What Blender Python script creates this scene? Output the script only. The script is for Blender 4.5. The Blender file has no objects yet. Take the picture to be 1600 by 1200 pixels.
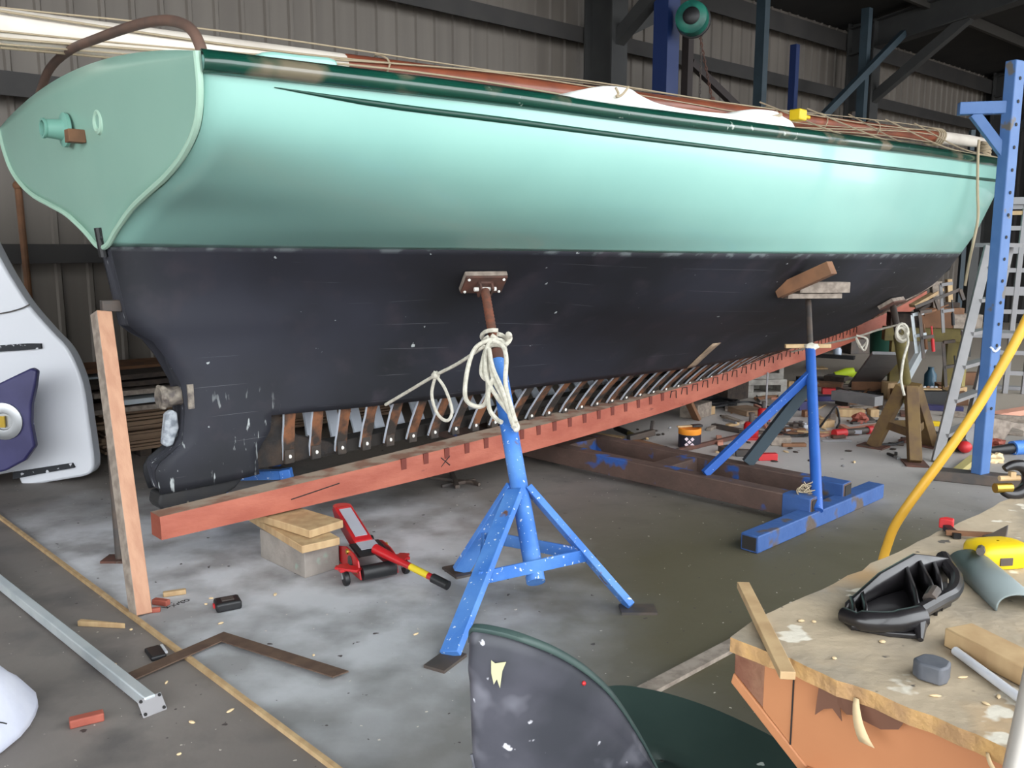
import bpy, math, random
import numpy as np
from mathutils import Vector, Matrix, noise as mnoise
from math import sin, cos, pi, radians, atan, sqrt
random.seed(7)
scene = bpy.context.scene
COL = scene.collection

# ------------------------------------------------------------------ survey
# lens and stance of the photographer; used to measure where things stand on floor / bench
F = 1340.0
EYE = 1.5
PITCH = atan(209 / F)
CP, SP = cos(PITCH), sin(PITCH)
def ray(px, py):
    u = (px - 800) / F; v = (py - 600) / F
    return Vector((u, CP - v * SP, -SP - v * CP))
def G(px, py, z=0.0):                 # point at height z
    d = ray(px, py); t = (z - EYE) / d.z
    return Vector((0, 0, EYE)) + d * t
def V(px, py, y):                     # point at distance y in front
    d = ray(px, py); t = y / d.y
    return Vector((0, 0, EYE)) + d * t
# the yacht's own axes: s forward along the keel, b to starboard, z up
HA = radians(43.5)
BD = Vector((cos(HA), sin(HA), 0)); BN = Vector((sin(HA), -cos(HA), 0))
K0 = Vector((-1.82, 3.95, 0))
def W(s, b, z=0.0):
    return K0 + BD * s + BN * b + Vector((0, 0, z))
# the shed's own axes: a along the back wall, q distance towards it
SA = radians(40.7)
SD = Vector((cos(SA), sin(SA), 0)); SQ = Vector((-sin(SA), cos(SA), 0))
QW = 7.6
def T(a, q, z=0.0):
    return SD * a + SQ * q + Vector((0, 0, z))

# ------------------------------------------------------------------ colour
def lin(c):
    c = c / 255.0
    return c / 12.92 if c <= 0.04045 else ((c + 0.055) / 1.055) ** 2.4
def S(r, g, b):
    return (lin(r), lin(g), lin(b), 1.0)

def M(name, col, rough=0.6, metal=0.0, col2=None, scale=6.0, rng=(0.38, 0.62), specks=(), bump=0.0,
      bscale=30.0, coat=0.0, stretch=(1, 1, 1), spec=0.5):
    m = bpy.data.materials.new(name); m.use_nodes = True
    nt = m.node_tree; n = nt.nodes; l = nt.links
    p = n['Principled BSDF']
    p.inputs['Roughness'].default_value = rough
    p.inputs['Metallic'].default_value = metal
    p.inputs['Specular IOR Level'].default_value = spec
    if coat:
        p.inputs['Coat Weight'].default_value = coat; p.inputs['Coat Roughness'].default_value = 0.08
    tc = n.new('ShaderNodeTexCoord'); mp = n.new('ShaderNodeMapping')
    mp.inputs['Scale'].default_value = stretch
    l.new(tc.outputs['Object'], mp.inputs['Vector'])
    def noise(sc, det=5.0):
        t = n.new('ShaderNodeTexNoise'); t.inputs['Scale'].default_value = sc; t.inputs['Detail'].default_value = det
        l.new(mp.outputs['Vector'], t.inputs['Vector']); return t
    cur = None
    if col2 is not None:
        t = noise(scale); r = n.new('ShaderNodeValToRGB')
        r.color_ramp.elements[0].position = rng[0]; r.color_ramp.elements[1].position = rng[1]
        r.color_ramp.elements[0].color = col; r.color_ramp.elements[1].color = col2
        l.new(t.outputs['Fac'], r.inputs['Fac']); cur = r.outputs['Color']
    for (sc_col, sc, thr, wid) in specks:
        t = noise(sc, 3.0); r = n.new('ShaderNodeMapRange')
        r.inputs['From Min'].default_value = thr; r.inputs['From Max'].default_value = thr + wid
        l.new(t.outputs['Fac'], r.inputs['Value'])
        mx = n.new('ShaderNodeMix'); mx.data_type = 'RGBA'
        l.new(r.outputs['Result'], mx.inputs['Factor'])
        if cur is None: mx.inputs[6].default_value = col
        else: l.new(cur, mx.inputs[6])
        mx.inputs[7].default_value = sc_col
        cur = mx.outputs[2]
    if cur is None: p.inputs['Base Color'].default_value = col
    else: l.new(cur, p.inputs['Base Color'])
    if bump:
        t = noise(bscale, 6.0); bnode = n.new('ShaderNodeBump'); bnode.inputs['Strength'].default_value = bump
        bnode.inputs['Distance'].default_value = 0.02
        l.new(t.outputs['Fac'], bnode.inputs['Height']); l.new(bnode.outputs['Normal'], p.inputs['Normal'])
    return m

WHITE = S(225, 225, 220)
mats = dict(
 teal=M('mint_topside_paint', S(140, 188, 178), 0.34, coat=0.35, col2=S(145, 193, 182), scale=1.5),
 tealedge=M('pale_green_edge', S(165, 198, 178), 0.5),
 transom=M('mint_transom_paint', S(138, 178, 162), 0.4, col2=S(143, 182, 166), scale=2, coat=0.25),
 rail=M('dark_green_gloss', S(14, 62, 50), 0.22, col2=S(17, 68, 54), scale=4, coat=0.6, specks=[(S(112, 104, 86), 3.2, 0.56, 0.1), (S(150, 160, 150), 14, 0.70, 0.03)]),
 cove=M('cove_green', S(16, 62, 50), 0.4),
 dwood=M('black_deadwood', S(42, 43, 51), 0.75, col2=S(52, 53, 61), scale=7, specks=[(S(175, 180, 180), 26, 0.66, 0.04)], stretch=(1.6, 1.6, 0.35), bump=0.3),
 olddead=M('bare_old_deadwood', S(32, 29, 28), 0.9, col2=S(58, 46, 37), scale=9, bump=0.6, specks=[(S(150, 120, 80), 8, 0.66, 0.08)]),
 keeldark=M('black_keel_foot', S(30, 31, 35), 0.7, col2=S(40, 39, 39), scale=8, specks=[(S(140, 130, 115), 14, 0.7, 0.04)]),
 ribo=M('stained_oak_rib', S(120, 76, 48), 0.85, col2=S(46, 39, 34), scale=9, rng=(0.4, 0.58), bump=0.4),
 ribw=M('white_painted_rib', S(190, 196, 206), 0.6, specks=[(S(60, 50, 45), 22, 0.68, 0.03)]),
 ribfoot=M('tarry_rib_foot', S(38, 34, 32), 0.7, col2=S(60, 50, 42), scale=20),
 bolt=M('bolt_white', S(225, 222, 215), 0.5),
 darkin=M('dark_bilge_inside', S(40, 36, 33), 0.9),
 beam=M('red_orange_timber', S(168, 94, 74), 0.6, col2=S(150, 76, 58), scale=3, stretch=(1, 1, 3), bump=0.15, bscale=18, specks=[(S(120, 60, 48), 5, 0.7, 0.05)]),
 beamtop=M('dusty_timber_top', S(140, 102, 84), 0.85, col2=S(165, 146, 128), scale=7, rng=(0.42, 0.55)),
 notch=M('cut_notch', S(104, 46, 36), 0.8),
 ink=M('pencil_black', S(28, 26, 26), 0.8),
 blue=M('scuffed_blue_paint', S(58, 112, 190), 0.5, col2=S(88, 138, 205), scale=5, specks=[(S(205, 215, 225), 55, 0.66, 0.02), (S(110, 78, 60), 9, 0.68, 0.04)]),
 blue2=M('deep_blue_paint', S(34, 80, 156), 0.45, col2=S(40, 88, 166), scale=4, specks=[(S(190, 200, 215), 60, 0.72, 0.02)]),
 bluerust=M('rusty_blue_steel', S(86, 66, 58), 0.75, col2=S(74, 57, 50), scale=6, specks=[(S(38, 78, 145), 4.2, 0.57, 0.04)], bump=0.25),
 bluefoot=M('rust_streaked_blue', S(46, 78, 132), 0.6, col2=S(54, 88, 145), scale=5, specks=[(S(84, 72, 64), 5, 0.53, 0.06)], bump=0.2),
 bluegrey=M('faded_blue_steel', S(62, 98, 150), 0.55, col2=S(72, 106, 156), scale=6, specks=[(S(95, 90, 85), 7, 0.62, 0.05)]),
 rustrod=M('rusty_threaded_rod', S(125, 72, 52), 0.8, col2=S(90, 62, 50), scale=18, metal=0.2),
 darksteel=M('dark_steel', S(72, 68, 66), 0.6, col2=S(90, 78, 70), scale=10, metal=0.3),
 rustplate=M('rust_brown_plate', S(98, 62, 50), 0.8, col2=S(78, 56, 48), scale=12, specks=[(S(110, 112, 100), 10, 0.66, 0.06)]),
 rope=M('white_rope', S(205, 200, 186), 0.85, col2=S(180, 174, 160), scale=40),
 olddope=M('old_cord', S(165, 150, 125), 0.9),
 post=M('planed_timber', S(184, 140, 112), 0.65, col2=S(170, 124, 98), scale=4, stretch=(6, 6, 0.6), bump=0.1),
 pine=M('pale_pine', S(186, 158, 118), 0.7, col2=S(168, 138, 100), scale=5, stretch=(4, 4, 1)),
 greywood=M('weathered_timber', S(150, 138, 126), 0.85, col2=S(122, 110, 100), scale=6, stretch=(4, 4, 4)),
 brownwood=M('brown_timber', S(132, 92, 64), 0.75, col2=S(108, 76, 54), scale=6),
 redwood=M('red_hardwood', S(160, 84, 68), 0.7, col2=S(140, 70, 56), scale=9),
 pinkwood=M('pink_batten', S(196, 140, 118), 0.7, col2=S(180, 124, 104), scale=5),
 darkwood=M('dark_old_board', S(48, 40, 36), 0.85, col2=S(66, 55, 47), scale=7, stretch=(3, 3, 3)),
 olivewood=M('olive_painted_timber', S(112, 99, 50), 0.7, col2=S(90, 80, 45), scale=6),
 paleolive=M('pale_yellow_edge', S(165, 152, 96), 0.7),
 plywood=M('plywood_sheet', S(132, 108, 86), 0.8, col2=S(110, 90, 72), scale=4, stretch=(1, 1, 12)),
 concrete=M('concrete_block', S(150, 142, 134), 0.9, col2=S(132, 126, 120), scale=8, bump=0.4, specks=[(S(135, 175, 155), 4.5, 0.64, 0.06)]),
 breeze=M('grey_breeze_block', S(165, 160, 152), 0.9, col2=S(140, 136, 130), scale=14, bump=0.4),
 red=M('red_enamel', S(178, 26, 32), 0.35, coat=0.3, col2=S(165, 22, 28), scale=6),
 redp=M('red_plastic', S(190, 40, 44), 0.5),
 black=M('black_plastic', S(22, 22, 24), 0.45, col2=S(30, 30, 32), scale=10),
 blackg=M('black_gloss', S(24, 22, 24), 0.33, col2=S(40, 38, 40), scale=9, coat=0.3),
 silver=M('bare_metal', S(170, 172, 174), 0.35, 0.85),
 label=M('silver_label', S(158, 158, 166), 0.4),
 yellowl=M('yellow_sticker', S(205, 180, 40), 0.5),
 galv=M('galvanised_steel', S(182, 190, 194), 0.45, 0.35, col2=S(196, 202, 204), scale=8),
 alu=M('aluminium', S(124, 122, 122), 0.5, 0.1, col2=S(112, 111, 112), scale=6),
 alup=M('aluminium_pale', S(140, 138, 140), 0.55, 0.1),
 rustsq=M('rust_square', S(88, 70, 60), 0.7, col2=S(104, 84, 70), scale=14, metal=0.3),
 white=M('white_gelcoat', S(205, 207, 213), 0.35, coat=0.3),
 canvas=M('white_canvas', S(236, 238, 232), 0.8),
 bag=M('white_woven_sack', S(205, 207, 218), 0.7, col2=S(190, 193, 208), scale=5, bump=0.3, bscale=9),
 navy=M('navy_plate', S(46, 44, 84), 0.4, col2=S(58, 56, 98), scale=5, specks=[(S(170, 175, 200), 12, 0.69, 0.03)]),
 blackstrip=M('black_sealant', S(40, 42, 46), 0.8, specks=[(S(200, 200, 205), 30, 0.62, 0.05)]),
 mastw=M('white_spar_paint', S(222, 214, 202), 0.55, col2=S(206, 196, 184), scale=3),
 mastb=M('varnished_spar', S(140, 76, 52), 0.4, col2=S(120, 64, 46), scale=4, coat=0.2),
 mint=M('mint_fitting', S(120, 170, 155), 0.5),
 tealdark=M('teal_enamel', S(24, 84, 74), 0.4, col2=S(36, 118, 100), scale=6),
 zinc=M('zinc_anode', S(175, 180, 186), 0.8, col2=S(120, 126, 134), scale=30, bump=0.5),
 bronze=M('weathered_bronze', S(86, 78, 74), 0.7, col2=S(135, 126, 114), scale=25, bump=0.5),
 chair=M('scuffed_grey_plastic', S(54, 56, 63), 0.5, col2=S(76, 76, 85), scale=5, specks=[(S(130, 130, 140), 8, 0.58, 0.2), (S(205, 205, 212), 26, 0.67, 0.03)]),
 chairrim=M('green_plastic_rim', S(66, 84, 80), 0.5, col2=S(58, 76, 74), scale=8),
 chairseat=M('dark_green_plastic', S(44, 60, 56), 0.5, col2=S(52, 68, 63), scale=5, specks=[(S(200, 205, 200), 18, 0.71, 0.015)]),
 tape=M('masking_tape', S(190, 188, 150), 0.8),
 benchtop=M('worn_bench_top', S(176, 160, 136), 0.8, col2=S(146, 136, 120), scale=5, rng=(.42,.6), specks=[(S(186, 150, 104), 3.2, 0.56, 0.12), (S(215, 208, 192), 13, 0.64, 0.03), (S(90, 84, 78), 24, 0.69, 0.03), (S(165, 163, 160), 5, 0.6, 0.08)], bump=0.25),
 benchedge=M('raw_bench_edge', S(196, 156, 100), 0.85, col2=S(165, 130, 92), scale=20, bump=0.6),
 benchply=M('orange_plywood', S(190, 130, 88), 0.6, col2=S(178, 118, 78), scale=3),
 benchbrown=M('dark_end_grain', S(120, 78, 60), 0.9, col2=S(146, 108, 84), scale=18, bump=0.5),
 yellow=M('yellow_plastic', S(225, 190, 26), 0.4),
 yellowpole=M('yellow_hose', S(215, 165, 52), 0.45, col2=S(205, 155, 48), scale=8, specks=[(S(235, 215, 160), 20, 0.7, 0.05)]),
 brass=M('brass', S(190, 160, 70), 0.3, 0.9),
 steelgrey=M('blue_grey_channel', S(122, 132, 132), 0.5),
 lime=M('lime_plastic', S(200, 225, 50), 0.5),
 orange=M('orange_plastic', S(225, 140, 40), 0.5),
 tin=M('tin_black', S(34, 32, 46), 0.4),
 hazard=M('hazard_white', S(235, 215, 222), 0.6),
 steeltube=M('pale_steel_tube', S(190, 184, 176), 0.4, 0.3),
 green=M('green_bin_plastic', S(32, 82, 66), 0.6),
 glass=M('clear_plastic_jar', S(180, 190, 205), 0.2),
 card=M('brown_board', S(120, 84, 62), 0.9),
 girt=M('dark_girt_steel', S(48, 45, 43), 0.7, col2=S(40, 38, 37), scale=3),
 column=M('dark_column_steel', S(46, 46, 46), 0.65, col2=S(52, 52, 51), scale=3),
 bluecol=M('blue_column_paint', S(22, 42, 88), 0.5),
 brownpost=M('brown_steel_post', S(46, 38, 37), 0.7),
 tealpost=M('blue_green_post', S(40, 54, 62), 0.6, col2=S(46, 61, 70), scale=5),
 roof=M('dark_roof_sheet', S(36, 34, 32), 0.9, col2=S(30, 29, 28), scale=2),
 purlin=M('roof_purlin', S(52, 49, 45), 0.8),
 endwall=M('shade_toned_end_wall', S(34, 32, 31), 0.9, col2=S(42, 39, 38), scale=2),  # shade on the end wall is put into its dark base colour
 chip=M('wood_chip', S(215, 190, 150), 0.8),
 clearjar=M('blue_bottle', S(40, 80, 100), 0.4),
)
# ------------------------------------------------------------------ mesh builder
def frame(d, up=(0, 0, 1)):
    d = Vector(d).normalized(); up = Vector(up)
    if abs(d.dot(up)) > 0.98: up = Vector((0, 1, 0))
    x = d; y = up.cross(x).normalized(); z = x.cross(y).normalized()
    return x, y, z
class MB:
    def __init__(s): s.v = []; s.f = []; s.uv = {}; s.mi = []
    def add(s, vs, fs, mi=0):
        o = len(s.v); s.v += [Vector(p) for p in vs]
        for f in fs: s.f.append(tuple(i + o for i in f)); s.mi.append(mi)
        return s
    def box(s, c, size, ax=None, mi=0):
        c = Vector(c); ax = ax or (Vector((1, 0, 0)), Vector((0, 1, 0)), Vector((0, 0, 1)))
        h = [k / 2 for k in size]
        vs = [c + ax[0] * (h[0] * i) + ax[1] * (h[1] * j) + ax[2] * (h[2] * k) for i in (-1, 1) for j in (-1, 1) for k in (-1, 1)]
        return s.add(vs, [(0, 1, 3, 2), (4, 6, 7, 5), (0, 4, 5, 1), (2, 3, 7, 6), (0, 2, 6, 4), (1, 5, 7, 3)], mi)
    def bar(s, p0, p1, w, h, up=(0, 0, 1), mi=0):
        p0 = Vector(p0); p1 = Vector(p1); ax = frame(p1 - p0, up)
        return s.box((p0 + p1) / 2, ((p1 - p0).length, w, h), ax, mi)
    def tube(s, pts, r, n=10, closed=False, caps=True, mi=0):
        pts = [Vector(p) for p in pts]; m = len(pts)
        rs = r if isinstance(r, (list, tuple)) else [r] * m
        vs = []; prev = None
        for i, p in enumerate(pts):
            if closed: d = pts[(i + 1) % m] - pts[i - 1]
            else: d = pts[min(i + 1, m - 1)] - pts[max(i - 1, 0)]
            if d.length < 1e-9: d = Vector((0, 0, 1))
            d.normalize()
            if prev is None:
                a = d.orthogonal().normalized()
            else:
                a = (prev - d * prev.dot(d))
                a = a.normalized() if a.length > 1e-6 else d.orthogonal().normalized()
            prev = a; b = d.cross(a)
            for k in range(n):
                t = 2 * pi * k / n; vs.append(p + (a * cos(t) + b * sin(t)) * rs[i])
        fs = []
        for i in range(m if closed else m - 1):
            j = (i + 1) % m
            for k in range(n):
                k2 = (k + 1) % n; fs.append((i * n + k, i * n + k2, j * n + k2, j * n + k))
        if caps and not closed:
            fs.append(tuple(range(n))[::-1]); fs.append(tuple((m - 1) * n + k for k in range(n)))
        return s.add(vs, fs, mi)
    def prism(s, poly, vec, mi=0):
        poly = [Vector(p) for p in poly]; vec = Vector(vec); n = len(poly)
        vs = poly + [p + vec for p in poly]
        fs = [tuple(range(n))[::-1], tuple(range(n, 2 * n))] + [(i, (i + 1) % n, n + (i + 1) % n, n + i) for i in range(n)]
        return s.add(vs, fs, mi)
    def lathe(s, prof, o, axis=(0, 0, 1), n=20, mi=0):       # prof: (radius, along)
        o = Vector(o); x, y, z = frame(axis)
        pts = []; vs = []
        for (r, h) in prof:
            for k in range(n):
                t = 2 * pi * k / n; vs.append(o + x * h + (y * cos(t) + z * sin(t)) * max(r, 1e-4))
        fs = []
        for i in range(len(prof) - 1):
            for k in range(n):
                k2 = (k + 1) % n; fs.append((i * n + k, i * n + k2, (i + 1) * n + k2, (i + 1) * n + k))
        fs.append(tuple(range(n))[::-1]); fs.append(tuple((len(prof) - 1) * n + k for k in range(n)))
        return s.add(vs, fs, mi)
    def ball(s, c, rad, ax=None, n=14, m=8, jit=0.0, mi=0):
        c = Vector(c); rad = (rad,) * 3 if not isinstance(rad, (tuple, list)) else rad
        ax = ax or (Vector((1, 0, 0)), Vector((0, 1, 0)), Vector((0, 0, 1)))
        vs = []
        for i in range(m + 1):
            ph = -pi / 2 + pi * i / m
            for k in range(n):
                t = 2 * pi * k / n
                d = Vector((cos(ph) * cos(t), cos(ph) * sin(t), sin(ph)))
                g = 1 + (jit * mnoise.noise(d * 2.3 + c * 3) if jit else 0)
                vs.append(c + (ax[0] * d.x * rad[0] + ax[1] * d.y * rad[1] + ax[2] * d.z * rad[2]) * g)
        fs = [(i * n + k, i * n + (k + 1) % n, (i + 1) * n + (k + 1) % n, (i + 1) * n + k) for i in range(m) for k in range(n)]
        return s.add(vs, fs, mi)
    def grid(s, rows, closed=False, mi=0, uvs=None):          # rows of equal length
        n = len(rows[0]); vs = [p for r in rows for p in r]
        o = len(s.v)
        fs = []
        for i in range(len(rows) - 1):
            for k in range(n if closed else n - 1):
                k2 = (k + 1) % n; fs.append((i * n + k, i * n + k2, (i + 1) * n + k2, (i + 1) * n + k))
        s.add(vs, fs, mi)
        if uvs:
            for i, r in enumerate(uvs):
                for k, u in enumerate(r): s.uv[o + i * n + k] = u
        return s

def rootof(o):
    while o.parent: o = o.parent
    return o
def make(mb, name, mats_, parent=None, bevel=0.0, smooth=35, origin=None, solid=0.0, fix=True, weld=0.0):
    ms = mats_ if isinstance(mats_, (list, tuple)) else [mats_]
    if parent is not None: org = Vector(rootof(parent).location)
    elif origin is not None: org = Vector(origin)
    else:
        xs = [v.x for v in mb.v]; ys = [v.y for v in mb.v]; zs = [v.z for v in mb.v]
        org = Vector(((min(xs) + max(xs)) / 2, (min(ys) + max(ys)) / 2, min(zs)))
    me = bpy.data.meshes.new(name)
    me.from_pydata([v - org for v in mb.v], [], mb.f)
    if mb.uv:
        ul = me.uv_layers.new(name='UVMap')
        for lp in me.loops: ul.data[lp.index].uv = mb.uv.get(lp.vertex_index, (0, 0))
    for m in ms: me.materials.append(mats[m] if isinstance(m, str) else m)
    for p, i in zip(me.polygons, mb.mi): p.material_index = i
    if fix:
        import bmesh
        bm = bmesh.new(); bm.from_mesh(me)
        if weld: bmesh.ops.remove_doubles(bm, verts=bm.verts, dist=weld)
        bmesh.ops.recalc_face_normals(bm, faces=bm.faces); bm.to_mesh(me); bm.free()
    if smooth:
        me.polygons.foreach_set('use_smooth', [True] * len(me.polygons))
        me.set_sharp_from_angle(angle=radians(smooth))
    me.update()
    o = bpy.data.objects.new(name, me); COL.objects.link(o)
    if parent is not None: o.parent = parent
    else: o.location = org
    if bevel:
        b = o.modifiers.new('bevel', 'BEVEL'); b.width = bevel; b.segments = 2; b.limit_method = 'ANGLE'
    if solid:
        b = o.modifiers.new('solid', 'SOLIDIFY'); b.thickness = solid; b.offset = 0
    return o
def tag(o, label, cat, group=None):
    o['label'] = label; o['category'] = cat
    if group: o['group'] = group
    return o
def thing(name, label, cat, loc, group=None):
    o = bpy.data.objects.new(name, None); COL.objects.link(o); o.location = Vector(loc); o.empty_display_size = 0.1
    return tag(o, label, cat, group)
def solo(mb, name, m, label, cat, group=None, **k):
    return tag(make(mb, name, m, **k), label, cat, group)
def struct(mb, name, m, parent=None, **k):
    o = make(mb, name, m, parent, **k)
    if parent is None: o['kind'] = 'structure'
    return o
def spline(pts, n=8, closed=False):
    pts = [Vector(p) for p in pts]; out = []; m = len(pts)
    for i in range(m if closed else m - 1):
        p0 = pts[i - 1] if (closed or i > 0) else pts[0] * 2 - pts[1]
        p1 = pts[i]; p2 = pts[(i + 1) % m]
        p3 = pts[(i + 2) % m] if (closed or i + 2 < m) else p2 * 2 - p1
        for k in range(n):
            t = k / n
            out.append(0.5 * ((2 * p1) + (p2 - p0) * t + (2 * p0 - 5 * p1 + 4 * p2 - p3) * t * t + (3 * p1 - p0 - 3 * p2 + p3) * t ** 3))
    if not closed: out.append(pts[-1])
    return out

# ------------------------------------------------------------------ special materials
def node_mat(name):
    m = bpy.data.materials.new(name); m.use_nodes = True
    return m, m.node_tree.nodes, m.node_tree.links, m.node_tree.nodes['Principled BSDF']
def mixc(n, l, fac, a, b):
    mx = n.new('ShaderNodeMix'); mx.data_type = 'RGBA'
    if hasattr(fac, 'links'): l.new(fac, mx.inputs[0])
    else: mx.inputs[0].default_value = fac
    for s, i in ((a, 6), (b, 7)):
        if hasattr(s, 'links'): l.new(s, mx.inputs[i])
        else: mx.inputs[i].default_value = s
    return mx.outputs[2]
def mrange(n, l, val, a, b, c=0.0, d=1.0):
    r = n.new('ShaderNodeMapRange'); l.new(val, r.inputs['Value'])
    for k, v in zip(('From Min', 'From Max', 'To Min', 'To Max'), (a, b, c, d)): r.inputs[k].default_value = v
    return r.outputs['Result']
def math_(n, l, op, a, b=None):
    r = n.new('ShaderNodeMath'); r.operation = op
    for s, i in ((a, 0), (b, 1)):
        if s is None: continue
        if hasattr(s, 'links'): l.new(s, r.inputs[i])
        else: r.inputs[i].default_value = s
    return r.outputs[0]
def ntex(n, l, vec, sc, det=5):
    t = n.new('ShaderNodeTexNoise'); t.inputs['Scale'].default_value = sc; t.inputs['Detail'].default_value = det
    l.new(vec, t.inputs['Vector']); return t.outputs['Fac']

# black antifouling with plank seams, scraped dots and streaks
m, n, l, p = node_mat('black_bottom_paint')
tc = n.new('ShaderNodeTexCoord'); ob = tc.outputs['Object']; uv = tc.outputs['UV']
base = mixc(n, l, mrange(n, l, ntex(n, l, ob, 1.3), 0.35, 0.65), S(27, 28, 32), S(42, 43, 52))
base = mixc(n, l, mrange(n, l, ntex(n, l, ob, 5.0), 0.55, 0.75), base, S(51, 47, 54))
sep = n.new('ShaderNodeSeparateXYZ'); l.new(uv, sep.inputs[0])
fr = math_(n, l, 'FRACT', math_(n, l, 'MULTIPLY', sep.outputs['Y'], 2.3))
line = mrange(n, l, math_(n, l, 'ABSOLUTE', math_(n, l, 'SUBTRACT', fr, 0.5)), 0.007, 0.003)
line = math_(n, l, 'MULTIPLY', line, mrange(n, l, ntex(n, l, ob, 2.3), 0.52, 0.6))
base = mixc(n, l, math_(n, l, 'MULTIPLY', line, 0.5), base, S(125, 125, 130))
spot = mrange(n, l, ntex(n, l, ob, 17, 4), 0.725, 0.75)
base = mixc(n, l, spot, base, S(165, 170, 170))
edge = math_(n, l, 'MULTIPLY', mrange(n, l, sep.outputs['Y'], 3.9, 3.96), mrange(n, l, ntex(n, l, ob, 11, 8), 0.52, 0.62))
base = mixc(n, l, math_(n, l, 'MULTIPLY', edge, 0.3), base, S(140, 150, 150))
mpz = n.new('ShaderNodeMapping'); mpz.inputs['Scale'].default_value = (1.6, 1.6, .35); l.new(ob, mpz.inputs[0])
stk = math_(n, l, 'MULTIPLY', mrange(n, l, ntex(n, l, mpz.outputs[0], 24, 3), .63, .68), mrange(n, l, sep.outputs['X'], .62, .5))
stk = math_(n, l, 'MULTIPLY', stk, mrange(n, l, sep.outputs['Y'], 1.5, 1.0))
base = mixc(n, l, stk, base, S(160, 165, 165))
l.new(base, p.inputs['Base Color']); p.inputs['Roughness'].default_value = 0.62; p.inputs['Specular IOR Level'].default_value = 0.35
mats['bottom'] = m

# concrete floor
m, n, l, p = node_mat('shed_floor_concrete')
tc = n.new('ShaderNodeTexCoord'); ob = tc.outputs['Object']
base = mixc(n, l, mrange(n, l, ntex(n, l, ob, 0.9, 8), 0.35, 0.65), S(108, 102, 98), S(130, 123, 118))
base = mixc(n, l, mrange(n, l, ntex(n, l, ob, 3.5, 8), 0.5, 0.72), base, S(96, 92, 90))
def blob(cx, cy, r0, r1, nz=0.5, nsc=1.6):
    mp = n.new('ShaderNodeMapping'); mp.vector_type = 'POINT'; mp.inputs['Location'].default_value = (-cx, -cy, 0)
    l.new(ob, mp.inputs['Vector'])
    ln = n.new('ShaderNodeVectorMath'); ln.operation = 'LENGTH'; l.new(mp.outputs[0], ln.inputs[0])
    d = math_(n, l, 'ADD', ln.outputs['Value'], math_(n, l, 'MULTIPLY', math_(n, l, 'SUBTRACT', ntex(n, l, ob, nsc, 6), 0.5), nz * 2))
    return mrange(n, l, d, r1, r0)
# far half: paler concrete
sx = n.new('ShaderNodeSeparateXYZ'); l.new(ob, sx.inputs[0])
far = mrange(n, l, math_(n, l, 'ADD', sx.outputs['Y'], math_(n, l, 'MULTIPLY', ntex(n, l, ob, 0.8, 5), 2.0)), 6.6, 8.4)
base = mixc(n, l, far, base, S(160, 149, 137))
# dark olive patch: part stain, part shade painted into the floor colour
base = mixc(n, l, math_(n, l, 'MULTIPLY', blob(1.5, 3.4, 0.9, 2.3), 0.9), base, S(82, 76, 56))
# whitewash dust on the boat side of the joint batten
dt = n.new('ShaderNodeVectorMath'); dt.operation = 'DOT_PRODUCT'; l.new(ob, dt.inputs[0]); dt.inputs[1].default_value = (0.711, 0.703, 0)
side = mrange(n, l, dt.outputs['Value'], 1.245, 1.26)
w = math_(n, l, 'MULTIPLY', blob(-1.5, 3.6, 1.0, 2.0, 0.4, 2.2), side)
w = math_(n, l, 'MULTIPLY', w, mrange(n, l, ntex(n, l, ob, 3.2, 9), 0.38, 0.6, 0.3, 1.0))
base = mixc(n, l, w, base, S(218, 218, 222))
w2 = math_(n, l, 'MULTIPLY', blob(-0.9, 2.9, 0.5, 1.6, 0.4, 1.8), side)
base = mixc(n, l, math_(n, l, 'MULTIPLY', w2, 0.45), base, S(118, 123, 124))
w3 = blob(2.3, 6.9, 0.9, 2.3, 0.6, 1.4)
base = mixc(n, l, math_(n, l, 'MULTIPLY', w3, 0.75), base, S(190, 186, 184))
sp = mrange(n, l, ntex(n, l, ob, 38, 2), 0.728, 0.745)
base = mixc(n, l, sp, base, S(200, 192, 180))
sp2 = mrange(n, l, ntex(n, l, ob, 21, 2), 0.72, 0.74)
base = mixc(n, l, sp2, base, S(66, 60, 58))
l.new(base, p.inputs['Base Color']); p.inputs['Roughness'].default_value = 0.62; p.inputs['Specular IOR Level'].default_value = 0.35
bn = n.new('ShaderNodeBump'); bn.inputs['Strength'].default_value = 0.12; bn.inputs['Distance'].default_value = 0.02
l.new(ntex(n, l, ob, 14, 8), bn.inputs['Height']); l.new(bn.outputs[0], p.inputs['Normal'])
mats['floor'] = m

# corrugated sheet: grey-brown with vertical dirt streaks
m, n, l, p = node_mat('corrugated_sheet')
tc = n.new('ShaderNodeTexCoord'); mp = n.new('ShaderNodeMapping'); mp.inputs['Scale'].default_value = (5, 5, 0.25); l.new(tc.outputs['Object'], mp.inputs[0])
base = mixc(n, l, mrange(n, l, ntex(n, l, mp.outputs[0], 1.0, 6), 0.3, 0.7), S(95, 88, 81), S(109, 102, 94))
l.new(base, p.inputs['Base Color']); p.inputs['Roughness'].default_value = 0.6
mats['sheet'] = m

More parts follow.
